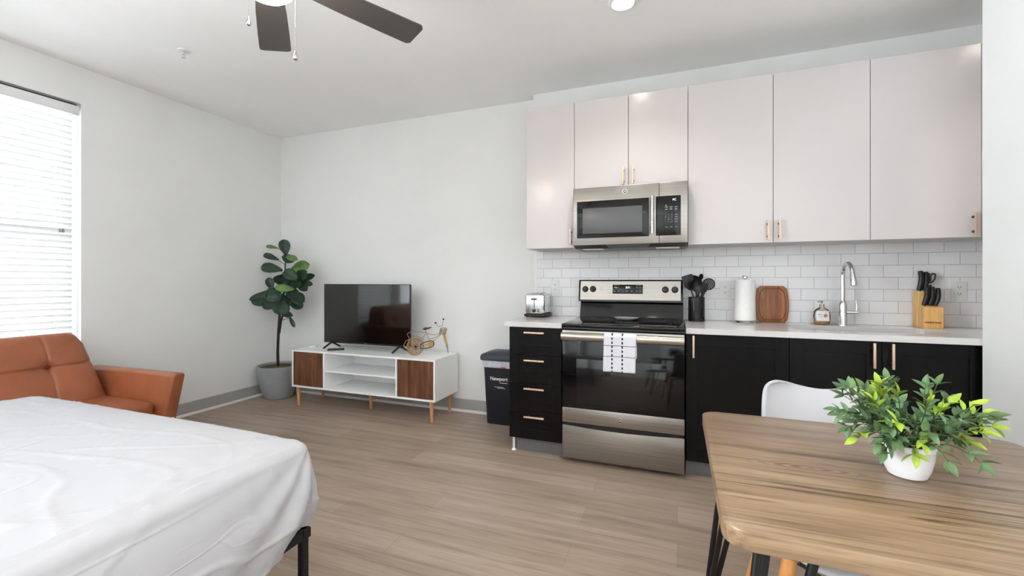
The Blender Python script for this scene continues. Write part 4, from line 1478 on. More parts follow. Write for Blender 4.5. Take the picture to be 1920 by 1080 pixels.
# ------------------------------------------------------------------ TV stand
SXa, SXb, SYa, SYb, Sz0, Sz1 = -3.458, -1.884, 3.165, 3.568, 0.186, 0.540
ts = thing('tv_stand', 'low white TV stand with walnut doors and tapered legs', 'tv stand', ((SXa + SXb) / 2, (SYa + SYb) / 2, 0))
p_ = 0.016
D1, D2 = -3.069, -2.270
obj('top_panel', MB().box(SXa, SXb, SYa, SYb, Sz1 - p_, Sz1, 0.001), M['white_lam'], ts, smooth=False)
obj('bottom_panel', MB().box(SXa, SXb, SYa, SYb, Sz0, Sz0 + p_, 0.001), M['white_lam'], ts, smooth=False)
for x in (SXa, SXb - p_):
    obj('side_panel', MB().box(x, x + p_, SYa, SYb, Sz0 + p_, Sz1 - p_), M['white_lam'], ts, smooth=False)
for x in (D1 - p_ / 2, D2 - p_ / 2):
    obj('divider', MB().box(x, x + p_, SYa + 0.001, SYb - 0.01, Sz0 + p_, Sz1 - p_), M['white_lam'], ts, smooth=False)
obj('back_panel', MB().box(SXa + p_, SXb - p_, SYb - 0.008, SYb, Sz0 + p_, Sz1 - p_), M['white_lam'], ts, smooth=False)
obj('shelf', MB().box(D1 + p_ / 2, D2 - p_ / 2, SYa + 0.012, SYb - 0.010, 0.352, 0.366), M['white_lam'], ts, smooth=False)
for (a, b_) in ((SXa + p_, D1 - p_ / 2), (D2 + p_ / 2, SXb - p_)):
    obj('door', MB().box(a + 0.003, b_ - 0.003, SYa + 0.004, SYa + 0.020, Sz0 + p_ + 0.003, Sz1 - p_ - 0.003, 0.001), M['walnut'], ts, smooth=False)
for (x, y) in ((D1 + 0.05, SYa + 0.05), (D2 - 0.13, SYa + 0.03)):
    obj('cam_cover', MB().lathe([(0.0, 0), (0.007, 0), (0.006, -0.004), (0.0, -0.004)], (x, y, Sz1 - p_), 12, capb=False, capt=False), M['print_d'], ts)
for (x, y) in ((-3.425, 3.215), (-1.945, 3.215), (-1.945, 3.525), (-3.425, 3.525), (-2.69, 3.36), (-3.0, 3.50)):
    if (x, y) == (-3.0, 3.50):
        continue
    lean_ = 0.012 if x < -3 else (-0.0 if x < -2.2 else -0.0)
    obj('leg', MB().tube([(x, y, 0.0), (x, y, Sz0 - 0.001)], [0.011, 0.021], 20), M['beech'], ts)

# TV
TX0, TX1, TY, TZ0, TZ1 = -3.251, -2.259, 3.36, 0.597, 1.168
tv = thing('television', 'flat black television standing on the white TV stand', 'television', ((TX0 + TX1) / 2, TY, 0.54))
obj('back_shell', MB().box(TX0 + 0.003, TX1 - 0.003, TY + 0.012, TY + 0.030, TZ0 + 0.003, TZ1 - 0.003, 0.004), M['black_pl'], tv)
obj('rear_housing', MB().box(TX0 + 0.15, TX1 - 0.15, TY + 0.030, TY + 0.075, TZ0 + 0.03, TZ0 + 0.33, 0.015), M['black_pl'], tv)
obj('bezel', MB().box(TX0, TX1, TY, TY + 0.013, TZ0, TZ1, 0.002), M['black'], tv)
scr = MT('television_screen', (10, 10, 11), 0.06, spec=0.8)
obj('screen', MB().box(TX0 + 0.006, TX1 - 0.006, TY - 0.0008, TY + 0.002, TZ0 + 0.016, TZ1 - 0.006), scr.m, tv, smooth=False)
obj('brand_lettering', text_mesh('TCL', 0.012, facing_y(-2.75, TY - 0.0006, TZ0 + 0.008), 0.0003), M['print_g'], tv, smooth=False)
for (xc) in (-3.165, -2.375):
    fm = MB()
    xm = xc
    for (dy, dx) in ((-0.085, -0.012), (0.085, 0.012)):
        fm.tube([(xm, TY + 0.012, TZ0 + 0.004), (xm + dx * 2.0, TY + 0.012 + dy, 0.549)], [0.010, 0.0085], 10)
    obj('foot', fm, M['black_pl'], tv)

# remote
rm = thing('remote_control', 'small black remote control in front of the television', 'remote', (-3.03, 3.28, 0.5405), math.radians(38))
Rm = Matrix.Translation((-3.03, 3.28, 0.5405)) @ Matrix.Rotation(math.radians(38), 4, 'Z')
obj('body', MB().box(-0.075, 0.075, -0.02, 0.02, 0.0, 0.018, 0.006, 3, M=Rm), M['black_pl'], rm)
bmn = MB()
for i in range(7):
    for j in range(3):
        bmn.box(-0.06 + i * 0.018 - 0.004, -0.06 + i * 0.018 + 0.004, (j - 1) * 0.011 - 0.0025, (j - 1) * 0.011 + 0.0025, 0.0178, 0.0192, M=Rm)
obj('buttons', bmn, M['print_g'], rm, smooth=False)

# small white puck
pk = thing('wireless_puck', 'small round white device left of the television', 'device', (-3.385, 3.35, 0.54))
obj('disc', MB().lathe([(0.0, 0), (0.042, 0), (0.045, 0.004), (0.042, 0.014), (0.02, 0.018), (0.0, 0.018)], (-3.385, 3.35, 0.5403), 32, capb=False, capt=False), M['white_pl'], pk)
obj('stem', MB().tube([(-3.375, 3.36, 0.556), (-3.375, 3.36, 0.592)], 0.0018, 8), M['white_pl'], pk)

# decorative tricycle-like sculpture: woven wheel, wire frame, narrow fork
bk = thing('bicycle_sculpture', 'gold wire bicycle sculpture with a woven wheel on the TV stand', 'sculpture', (-2.15, 3.33, 0.54), math.atan2(0.6907, 0.7232))
bk_d = Vector((0.7232, 0.6907, 0))
bk_n = Vector((-0.6907, 0.7232, 0))


def BP(s_, z_, o_=0.0):
    q = Vector((-2.15, 3.33, 0.5405)) + bk_d * s_ + bk_n * o_
    return Vector((q.x, q.y, 0.5405 + z_))


def wire(pts, r=0.0026, mat='gold', name='frame_wire', par=None, o_=0.0, curve=True):
    P_ = [Vector((p[0], p[1])) for p in pts]
    if curve and len(P_) > 2:
        Q = []
        for i in range(len(P_) - 1):
            p0 = P_[max(0, i - 1)]
            p1, p2 = P_[i], P_[i + 1]
            p3 = P_[min(len(P_) - 1, i + 2)]
            for k in range(5):
                u = k / 5
                Q.append(0.5 * ((2 * p1) + (-p0 + p2) * u + (2 * p0 - 5 * p1 + 4 * p2 - p3) * u * u + (-p0 + 3 * p1 - 3 * p2 + p3) * u ** 3))
        Q.append(P_[-1])
        P_ = Q
    return MB().tube([BP(p[0], p[1], o_) for p in P_], r, 8)


wc = (-0.028, 0.077)
wr = 0.0755
wm = MB()
for rr_ in (wr, wr - 0.007):
    wm.tube([BP(wc[0] + rr_ * math.cos(2 * PI * k / 40), wc[1] + rr_ * math.sin(2 * PI * k / 40)) for k in range(41)], 0.0030, 8)
wh = obj('wheel_rim', wm, M['bronze'], bk)
wm = MB()
for k in range(12):
    a = 2 * PI * k / 12
    cx_, cz_ = wc[0] + 0.040 * math.cos(a), wc[1] + 0.040 * math.sin(a)
    wm.tube([BP(cx_ + 0.027 * math.cos(a + 2 * PI * q / 14) * 1.0, cz_ + 0.019 * math.sin(2 * PI * q / 14 + a), 0.003 * (-1) ** k) for q in range(15)], 0.0024, 6)
for k in range(8):
    a = 2 * PI * k / 8 + 0.2
    wm.tube([BP(wc[0], wc[1]), BP(wc[0] + 0.07 * math.cos(a), wc[1] + 0.07 * math.sin(a))], 0.0022, 6)
obj('woven_spokes', wm, M['bronze'], wh)
obj('hub', MB().tube([BP(wc[0], wc[1], -0.02), BP(wc[0], wc[1], 0.02)], 0.010, 14), M['black_me'], wh)
wl = [
    [(-0.08, 0.203), (-0.019, 0.207), (0.059, 0.199), (0.103, 0.179), (0.147, 0.173), (0.189, 0.185)],
    [(0.078, 0.132), (0.117, 0.14), (0.157, 0.152), (0.2, 0.18)],
    [(0.142, 0.124), (0.172, 0.147), (0.205, 0.175)],
    [(0.068, 0.190), (0.039, 0.149), (0.032, 0.135)],
    [(0.073, 0.185), (0.085, 0.161), (0.09, 0.131)],
    [(-0.08, 0.203), (-0.098, 0.187), (-0.08, 0.148), (-0.113, 0.128), (-0.13, 0.086)],
    [(-0.097, 0.098), (-0.08, 0.14), (-0.028, 0.169), (0.025, 0.149), (0.049, 0.119)],
    [(-0.13, 0.086), (-0.028, 0.077), (0.13, 0.094)],
    [(0.142, 0.124), (0.13, 0.094)],
]
wmb = MB()
for l_ in wl:
    t_ = wire(l_)
    me_ = bpy.data.meshes.new('x')
    t_.bm.to_mesh(me_)
    wmb.bm.from_mesh(me_)
    t_.bm.free()
    bpy.data.meshes.remove(me_)
obj('frame', wmb, M['gold'], bk)
ch_ = [(0.02, 0.096), (0.059, 0.111), (0.107, 0.121), (0.135, 0.109), (0.136, 0.082), (0.117, 0.064), (0.059, 0.056), (0.02, 0.06), (0.02, 0.096)]
obj('chain', wire(ch_, 0.0042), M['black_me'], bk)
cc = MB()
cc.tube([BP(0.108, 0.090, -0.008), BP(0.108, 0.090, 0.008)], 0.024, 24)
obj('chain_plate', cc, plain('gold_plate', (222, 168, 84), 0.3, 0.6), bk)
sdl = MB().tube([BP(0.040, 0.228), BP(0.058, 0.232), (BP(0.085, 0.234)), BP(0.117, 0.242)], [0.007, 0.013, 0.009, 0.004], 12)
obj('saddle', sdl, plain('brown_saddle', (96, 62, 40), 0.5), bk)
obj('seat_post', wire([(0.060, 0.226), (0.068, 0.188)], 0.0028, curve=False), M['gold'], bk)
hb_ = MB().tube([BP(0.147, 0.28, -0.03), BP(0.172, 0.247, -0.02), BP(0.205, 0.248, 0.0), BP(0.219, 0.256, 0.02), BP(0.232, 0.304, 0.03)], 0.0026, 8)
ho_ = obj('handlebar', hb_, M['gold'], bk)
for (s_, z_, o_) in ((0.147, 0.283, -0.03), (0.232, 0.308, 0.03)):
    obj('grip', MB().sphere(BP(s_, z_, o_), 0.0085, 12), M['black_me'], ho_)
hd = MB()
for k in range(4):
    zc = 0.182 + 0.014 * k
    hd.tube([BP(0.218 + 0.030 * math.cos(2 * PI * q / 12) + 0.003 * k, zc + 0.006 * math.sin(2 * PI * q / 12), 0.02 * math.sin(2 * PI * q / 12)) for q in range(13)], 0.0026, 6)
for q in range(6):
    a = 2 * PI * q / 6
    hd.tube([BP(0.216 + 0.030 * math.cos(a), 0.178, 0.02 * math.sin(a)), BP(0.228 + 0.030 * math.cos(a), 0.228, 0.02 * math.sin(a))], 0.0024, 6)
obj('head_basket', hd, M['gold'], bk)
obj('fork', MB().tube([BP(0.229, 0.180), BP(0.243, 0.120), BP(0.257, 0.075)], [0.013, 0.011, 0.010], 12), plain('gold_fork', (214, 170, 104), 0.35, 0.5), bk)
obj('fork_tip', MB().tube([BP(0.256, 0.078), BP(0.262, 0.04), BP(0.270, 0.001)], [0.011, 0.007, 0.004], 10), M['print_g'], bk)

# ------------------------------------------------------------------ fiddle-leaf fig
PX, PY = -3.855, 3.365
fg = thing('potted_fig', 'fiddle-leaf fig in a grey pot in the room corner', 'plant', (PX, PY, 0))
pot = MB().lathe([(0.0, 0.0), (0.120, 0.0), (0.132, 0.006), (0.168, 0.11), (0.194, 0.22), (0.203, 0.325), (0.203, 0.332), (0.190, 0.332), (0.185, 0.30), (0.0, 0.30)], (PX, PY, 0), 48, capb=False, capt=False)
obj('pot', pot, M['pot'], fg)
obj('moss', MB().lathe([(0.0, 0.322), (0.10, 0.325), (0.17, 0.315), (0.186, 0.301), (0.0, 0.301)], (PX, PY, 0), 32, capb=False, capt=False), M['moss'], fg)
obj('trunk', MB().tube([(-3.835, 3.34, 0.31), (-3.829, 3.33, 0.475), (-3.818, 3.33, 0.687), (-3.803, 3.33, 0.842), (-3.76, 3.33, 1.0), (-3.733, 3.33, 1.149), (-3.726, 3.33, 1.359), (-3.714, 3.33, 1.47)],
                       [0.015, 0.013, 0.0125, 0.012, 0.010, 0.008, 0.006, 0.004], 10), M['trunk'], fg)
obj('branch', MB().tube([(-3.812, 3.335, 0.66), (-3.79, 3.34, 0.80), (-3.73, 3.34, 0.93), (-3.64, 3.35, 1.08), (-3.56, 3.36, 1.20)], [0.009, 0.009, 0.007, 0.006, 0.004], 8), M['trunk'], fg)
LV = [((-3.714, 3.33, 1.464), (-3.752, 3.33, 1.618), 0.098, 0), ((-3.833, 3.345, 1.53), (-4.026, 3.36, 1.561), 0.036, 1), ((-3.838, 3.355, 1.41), (-4.06, 3.36, 1.474), 0.058, 0),
      ((-3.674, 3.30, 1.443), (-3.493, 3.27, 1.401), 0.058, 1), ((-3.758, 3.33, 1.451), (-3.607, 3.33, 1.386), 0.085, 0), ((-3.747, 3.32, 1.302), (-4.028, 3.31, 1.343), 0.095, 0),
      ((-3.675, 3.37, 1.312), (-3.48, 3.41, 1.368), 0.105, 1), ((-3.514, 3.29, 1.202), (-3.645, 3.25, 1.300), 0.10, 0), ((-3.571, 3.32, 1.207), (-3.414, 3.31, 1.299), 0.10, 0),
      ((-3.584, 3.355, 1.207), (-3.382, 3.38, 1.254), 0.065, 0), ((-3.61, 3.38, 1.188), (-3.463, 3.43, 1.159), 0.06, 0), ((-3.708, 3.28, 1.159), (-3.645, 3.23, 1.272), 0.15, 0),
      ((-3.889, 3.315, 1.11), (-3.924, 3.30, 1.231), 0.075, 0), ((-3.52, 3.25, 1.114), (-3.680, 3.17, 1.133), 0.068, 1), ((-3.625, 3.37, 1.188), (-3.517, 3.41, 1.097), 0.075, 0),
      ((-3.95, 3.30, 1.09), (-4.055, 3.19, 1.003), 0.045, 0), ((-3.936, 3.305, 1.1), (-4.04, 3.26, 1.003), 0.055, 1), ((-3.679, 3.26, 1.038), (-3.830, 3.19, 1.048), 0.115, 0),
      ((-3.814, 3.30, 0.977), (-4.06, 3.22, 0.990), 0.085, 0), ((-3.702, 3.28, 0.99), (-3.924, 3.23, 0.955), 0.11, 0), ((-3.684, 3.355, 1.063), (-3.517, 3.38, 0.984), 0.11, 0),
      ((-3.724, 3.38, 1.014), (-3.60, 3.43, 0.916), 0.10, 0), ((-3.70, 3.27, 1.0), (-3.657, 3.21, 0.855), 0.14, 0), ((-3.73, 3.305, 0.865), (-3.565, 3.28, 0.852), 0.055, 0),
      ((-3.669, 3.33, 0.836), (-3.60, 3.33, 0.73), 0.036, 0), ((-3.72, 3.33, 1.054), (-3.733, 3.33, 0.93), 0.12, 0), ((-3.657, 3.33, 1.188), (-3.508, 3.33, 1.15), 0.11, 0),
      ((-3.74, 3.35, 1.20), (-3.82, 3.45, 1.10), 0.11, 0), ((-3.74, 3.30, 1.10), (-3.86, 3.24, 1.05), 0.12, 0), ((-3.62, 3.30, 1.12), (-3.52, 3.25, 1.02), 0.11, 0)]


def fig_leaf(mb, B_, T_, w, cup=0.12):
    B_, T_ = Vector(B_), Vector(T_)
    ax_ = T_ - B_
    L = ax_.length
    ax_.normalize()
    tocam = Vector((0.72, -0.68, 0.12)).normalized()
    side = ax_.cross(tocam)
    if side.length < 0.05:
        side = ax_.cross(Vector((0, 0, 1)))
    side.normalize()
    nrm = side.cross(ax_).normalized()
    if nrm.dot(tocam) < 0:
        nrm = -nrm

    def f_(u, v):
        s_ = 2 * u - 1
        prof = max(0.02, math.sin(PI * min(1, v * 0.92 + 0.06)) ** 0.62 * (0.55 + 0.6 * v))
        if v > 0.9:
            prof *= math.sqrt(max(0.0, 1 - ((v - 0.9) / 0.1) ** 2)) * 0.9 + 0.08
        p = B_ + ax_ * (L * v) + side * (s_ * w * 0.52 * prof)
        p += nrm * (0.25 * L * (0.25 - (v - 0.5) ** 2) * 0.8 + abs(s_) * w * cup + 0.004 * math.sin(v * 24) * abs(s_))
        return p
    mb.grid(f_, 8, 12)


for nm, kind in (('foliage', 0), ('young_leaves', 1)):
    mb = MB()
    for (B_, T_, w, k_) in LV:
        if k_ == kind:
            fig_leaf(mb, B_, T_, w * 1.22)
    fo = obj(nm, mb, M['leaf'] if kind == 0 else M['leaf_y'], fg)
    so = fo.modifiers.new('thick', 'SOLIDIFY')
    so.thickness = 0.0012
mb = MB()
for (B_, T_, w, k_) in LV:
    Bv = Vector(B_)
    zz_ = max(0.7, Bv.z - 0.05)
    tx = -3.803 + (min(1.47, zz_) - 0.842) * 0.145 if zz_ > 0.842 else -3.81
    mb.tube([(max(tx, -3.82), 3.335, zz_), (Bv + (Vector(T_) - Bv) * 0.1)], 0.0028, 6)
obj('leaf_stalks', mb, M['trunk'], fg)

# ------------------------------------------------------------------ sofa
SFy0, SFy1 = 0.05, 1.915
sf = thing('leather_sofa', 'cognac brown leather sofa with tufted back under the window', 'sofa', (-3.6, 1.0, 0))
# back cushion with tufts
tuft_y = [1.555, 1.0, 0.44]


def back_fn(u, v):
    y = (SFy0 + 0.09) + (SFy1 - SFy0 - 0.18) * u
    x0_, z0_ = -3.66, 0.38
    x1_, z1_ = -3.86, 0.850
    # outline rounded at the ends
    x = x0_ + (x1_ - x0_) * v
    z = z0_ + (z1_ - z0_) * v
    edge = min(u, 1 - u) * (SFy1 - SFy0 - 0.18)
    puff = 0.045 * (1 - math.exp(-edge / 0.03)) * (1 - math.exp(-(1 - v) * 0.47 / 0.025))
    # slight taper: the top corner sits inwards and is rounded
    tp = max(0.0, v - 0.0) * 0.085
    if u > 0.5:
        y -= tp * 0.9 * (u - 0.5) * 2
    else:
        y += tp * 0.9 * (0.5 - u) * 2
    rc = 0.07
    du = max(0.0, rc - edge)
    dv_ = max(0.0, rc - (1 - v) * (z1_ - z0_))
    if du > 0 and dv_ > 0:
        z -= (rc - math.sqrt(max(0.0, rc * rc - du * du))) * min(1.0, dv_ / rc) * 0.9
    dent = 0.0
    seam_z = 0.648
    dent += 0.010 * math.exp(-((z - seam_z) / 0.007) ** 2)
    for ty in tuft_y:
        yy = y - (0.006 * math.sin((z - 0.4) * 9))
        dent += 0.006 * math.exp(-((yy - ty) / 0.006) ** 2)
        r2 = (y - ty) ** 2 + (z - seam_z) ** 2
        dent += 0.026 * math.exp(-r2 / (2 * 0.028 ** 2))
        dent += 0.006 * math.exp(-((z - seam_z) / 0.02) ** 2) * math.exp(-abs(y - ty) / 0.10)
    return Vector((x + puff - dent, y, z - dent * 0.2))


mb = MB().grid(back_fn, 230, 64)
# close the back
b = mb.bm
b.verts.ensure_lookup_table()
ex = bmesh.ops.extrude_edge_only(b, edges=[e for e in b.edges if len(e.link_faces) == 1])
nv = [g for g in ex['geom'] if isinstance(g, bmesh.types.BMVert)]
for v_ in nv:
    cy_ = (SFy0 + SFy1) / 2
    v_.co.x = min(-4.01 + (0.85 - v_.co.z) * 0.05, v_.co.x - 0.12)
    v_.co.y = cy_ + (v_.co.y - cy_) * 0.985
    v_.co.z -= 0.012 if v_.co.z > 0.6 else 0
bmesh.ops.holes_fill(b, edges=[e for e in b.edges if len(e.link_faces) == 1], sides=0)
bmesh.ops.recalc_face_normals(b, faces=b.faces)
bko = obj('back_cushion', mb, M['leather'], sf, angle=70)
bv = bko.modifiers.new('round', 'BEVEL')
bv.width = 0.028
bv.segments = 4
bv.limit_method = 'ANGLE'
bv.angle_limit = math.radians(50)
for ty in tuft_y:
    obj('tuft_button', MB().sphere((-3.758, ty, 0.648), 0.010, 12, 0.6, 1, 1), M['leather_d'], bko)
# seat
obj('seat_cushion', MB().box(-3.70, -3.145, SFy0 + 0.088, SFy1 - 0.092, 0.262, 0.425, 0.045, 5), M['leather'], sf)
obj('seat_base', MB().box(-3.98, -3.16, SFy0 + 0.03, SFy1 - 0.04, 0.14, 0.262, 0.01), M['leather'], sf)


def arm(y_in, sgn):
    mb = MB()
    b = mb.bm
    rings = []
    n = 14
    # section runs along X; front leans, outer face flares outward with height
    for i in range(n + 1):
        u = i / n
        x = -3.97 + (0.885) * u
        ring = []
        prof = rrect(-0.0375, 0.0375, 0.0, 0.455, 0.022, 4)
        for (py, pz) in prof:
            z = 0.145 + pz
            fl = 0.055 * (pz / 0.455)
            zt = -0.012 * (1 - u)
            fx_ = x + (0.055 * (pz / 0.455) if u > 0.99 else 0.05 * (pz / 0.455) * u)
            ring.append(b.verts.new((fx_, y_in + sgn * (0.0375 + fl + py * sgn * 0 ) + py, z + zt * (pz / 0.455))))
        rings.append(ring)
    m = len(rings[0])
    for A_, B_ in zip(rings, rings[1:]):
        for k in range(m):
            b.faces.new((A_[k], A_[(k + 1) % m], B_[(k + 1) % m], B_[k]))
    b.faces.new(list(reversed(rings[0])))
    b.faces.new(rings[-1])
    bmesh.ops.recalc_face_normals(b, faces=b.faces)
    ends = [e for e in b.edges if len(e.link_faces) == 2 and (len(e.link_faces[0].verts) > 4 or len(e.link_faces[1].verts) > 4)]
    bmesh.ops.bevel(b, geom=ends, offset=0.012, segments=3, profile=0.5, affect='EDGES')
    return mb


obj('armrest', arm(SFy1 - 0.115, 1), M['leather'], sf, angle=50)
obj('armrest', arm(SFy0 + 0.115, -1), M['leather'], sf, angle=50)
for (x, y) in ((-3.24, SFy0 + 0.12), (-3.24, SFy1 - 0.12), (-3.88, SFy0 + 0.12), (-3.88, SFy1 - 0.12)):
    obj('leg', MB().tube([(x + 0.01, y, 0), (x, y, 0.145)], [0.012, 0.02], 14), M['walnut'], sf)

# ------------------------------------------------------------------ bed
BX0, BX1, BYe, BYh = -2.98, -1.212, 1.208, -0.85
BZT = 0.648
bed = thing('bed_frame', 'black metal platform bed frame under the white sheet', 'bed', ((BX0 + BX1) / 2, (BYe + BYh) / 2, 0))
rail = MB()
rail.box(BX0 + 0.03, BX1 - 0.0, BYe - 0.045, BYe - 0.015, 0.300, 0.335, 0.003)
rail.box(BX0 + 0.03, BX1 - 0.03, BYh, BYh + 0.03, 0.300, 0.335, 0.003)
rail.box(BX1 - 0.035, BX1 - 0.005, BYh, BYe - 0.02, 0.300, 0.335, 0.003)
rail.box(BX0 + 0.01, BX0 + 0.04, BYh, BYe - 0.02, 0.300, 0.335, 0.003)
for k in range(9):
    y = BYh + 0.15 + k * 0.21
    rail.box(BX0 + 0.03, BX1 - 0.03, y, y + 0.03, 0.318, 0.335, 0.002)
obj('rails', rail, M['black_me'], bed, smooth=False)
for (x, y) in ((BX1 - 0.0, BYe - 0.0), (BX0 + 0.04, BYe - 0.01), (BX1 - 0.0, BYh + 0.04), (BX0 + 0.04, BYh + 0.04), ((BX0 + BX1) / 2, (BYe + BYh) / 2)):
    obj('leg', MB().box(x - 0.034, x - 0.008, y - 0.044, y - 0.018, 0.0, 0.302, 0.003), M['black_me'], bed, smooth=False)
mt = obj('mattress', MB().box(BX0 + 0.02, BX1 - 0.03, BYh + 0.02, BYe - 0.03, 0.336, 0.600, 0.05, 4), M['paper'])
tag(mt, 'mattress hidden inside the white fitted sheet', 'mattress')

DROP = 0.315
cxm, cym = (BX0 + BX1) / 2, (BYe + BYh) / 2
hxm, hym = (BX1 - BX0) / 2, (BYe - BYh) / 2


def ridged(p, sx, sy, sz):
    n_ = noise.noise(Vector((p.x * sx, p.y * sy, p.z * sz)))
    return 1 - abs(n_) * 2.2


def sheet_pt(ang_i, N, t_):
    """ring position t_: 0 centre .. 1 hem"""
    # perimeter rounded rect of unit size, offset by profile
    R = 0.038
    peri = sheet_per[ang_i]
    (ex, ey, nx_, ny_) = peri
    if t_ < 0.60:
        s_ = t_ / 0.60
        x = cxm + (ex - cxm) * s_
        y = cym + (ey - cym) * s_
        q = max(abs(x - cxm) / hxm, 0)
        q2 = max(abs(y - cym) / hym, 0)
        crown = 0.038 * (1 - q ** 6) * (1 - q2 ** 10)
        z = BZT - 0.012 + crown * 0.9
        return Vector((x, y, z)), Vector((0, 0, 1)), 0.0
    s_ = (t_ - 0.60) / 0.40
    # drop profile
    total = R * PI / 2 + DROP
    l = s_ * total
    if l < R * PI / 2:
        a = l / R
        o_ = R * math.sin(a)
        z = BZT - 0.012 - R * (1 - math.cos(a))
        nn = Vector((nx_ * math.sin(a), ny_ * math.sin(a), math.cos(a)))
    else:
        d = l - R * PI / 2
        u = d / DROP
        o_ = R + 0.024 * math.sin(PI * min(1, u * 1.05)) - 0.07 * max(0, u - 0.62) ** 1.3
        z = BZT - 0.012 - R - d
        nn = Vector((nx_, ny_, 0))
    return Vector((ex + nx_ * o_, ey + ny_ * o_, z)), nn, s_


Ri = 0.02
per = []
inset = 0.038
x0i, x1i, y0i, y1i = BX0 + inset, BX1 - inset, BYh + inset, BYe - inset
pts_ = rrect(x0i, x1i, y0i, y1i, Ri, 14)
# densify the straight parts
sheet_per = []
m_ = len(pts_)
for k in range(m_):
    p, q = pts_[k], pts_[(k + 1) % m_]
    L = math.hypot(q[0] - p[0], q[1] - p[1])
    nseg = max(1, int(L / 0.012))
    for j in range(nseg):
        u = j / nseg
        ex, ey = p[0] + (q[0] - p[0]) * u, p[1] + (q[1] - p[1]) * u
        cx_ = min(max(ex, x0i + Ri), x1i - Ri)
        cy_ = min(max(ey, y0i + Ri), y1i - Ri)
        nx_, ny_ = ex - cx_, ey - cy_
        ll = math.hypot(nx_, ny_) or 1
        sheet_per.append((ex, ey, nx_ / ll, ny_ / ll))
NS = len(sheet_per)
NT = 150
mb = MB()
b = mb.bm
rings = []
CORN = Vector((BX1, BYe, 0.5))
for j in range(NT + 1):
    t_ = j / NT
    if j == 0:
        continue
    ring = []
    for i in range(NS):
        p, nn, s_ = sheet_pt(i, NS, t_)
        # hem rises towards the foot corner (tight gather)
        dcor = (Vector((p.x, p.y, 0)) - Vector((CORN.x, CORN.y, 0))).length
        if s_ > 0.3:
            lift = 0.038 * math.exp(-(dcor / 0.13) ** 2) * ((s_ - 0.3) / 0.7)
            p.z += lift
            # beyond the corner, the side hem hangs a little lower
            p.z -= 0.035 * min(1, dcor / 0.35) * ((s_ - 0.3) / 0.7)
        # wrinkles
        if t_ < 0.62:
            w_ = 0.0022 * noise.noise(Vector((p.x * 2.2, p.y * 3.0, 1.3)))
            rd = ridged(Vector((p.x * 0.9 + p.y * 0.55, p.y * 1.0 - p.x * 0.75, 0.3)), 1.6, 5.5, 1)
            w_ += 0.0042 * max(0, rd - 0.93) / 0.07
            rd2 = ridged(Vector((p.x + p.y * 1.6, p.y - p.x * 0.35, 3.7)), 1.2, 4.2, 1)
            w_ += 0.0036 * max(0, rd2 - 0.94) / 0.06
            rd3 = ridged(Vector((p.x * 1.1 + p.y * 0.2, p.y * 1.3 - p.x * 0.9, 6.1)), 2.4, 9.0, 1)
            w_ += 0.0022 * max(0, rd3 - 0.93) / 0.07
            # crossing creases towards the near edge
            ed = max(0.0, 1 - abs(p.x - BX1) / 0.5)
            w_ += 0.004 * ed * noise.noise(Vector((p.x * 9, p.y * 9, 5.0)))
            p += nn * (w_ * min(1.0, t_ / 0.2))
        else:
            k_ = min(1.0, s_ * 3)
            # long diagonal drag lines on the side, gathered folds close to the corner
            q = Vector((p.x + p.y, p.z, 0))
            run = (p.y if abs(nn.x) > abs(nn.y) else p.x)
            rd = ridged(Vector((run * 0.9 + p.z * 0.5, p.z * 1.0 - run * 0.42, 0.7)), 1.7, 6.0, 1)
            w_ = 0.006 * max(0, rd - 0.86) / 0.14 * k_
            w_ += 0.006 * noise.noise(Vector((run * 2.4, p.z * 4, 2.0))) * k_
            c_ = math.exp(-(dcor / 0.30) ** 2)
            fan_a = math.atan2(p.z - 0.66, max(0.02, dcor))
            w_ += 0.011 * c_ * math.sin(fan_a * 17 + run * 14) * k_ * min(1, s_ * 1.5)
            w_ += 0.005 * c_ * noise.noise(Vector((run * 24, p.z * 7, 4.0)))
            w_ += 0.003 * noise.noise(Vector((run * 12, p.z * 16, 9.0))) * k_
            hem = max(0, s_ - 0.86) / 0.14
            w_ += 0.004 * hem * math.sin(run * 130)
            p += nn * w_
        ring.append(b.verts.new(p))
    rings.append(ring)
cv = b.verts.new((cxm, cym, BZT - 0.012 + 0.034))
for k in range(NS):
    b.faces.new((cv, rings[0][k], rings[0][(k + 1) % NS]))
for A_, B_ in zip(rings, rings[1:]):
    for k in range(NS):
        b.faces.new((A_[k], B_[k], B_[(k + 1) % NS], A_[(k + 1) % NS]))
bmesh.ops.recalc_face_normals(b, faces=b.faces)
sh = obj('fitted_sheet', mb, M['sheet'], angle=180)
tag(sh, 'rumpled white fitted sheet stretched over the bed mattress', 'bed sheet')
so = sh.modifiers.new('thick', 'SOLIDIFY')
so.thickness = 0.002
so.offset = 1

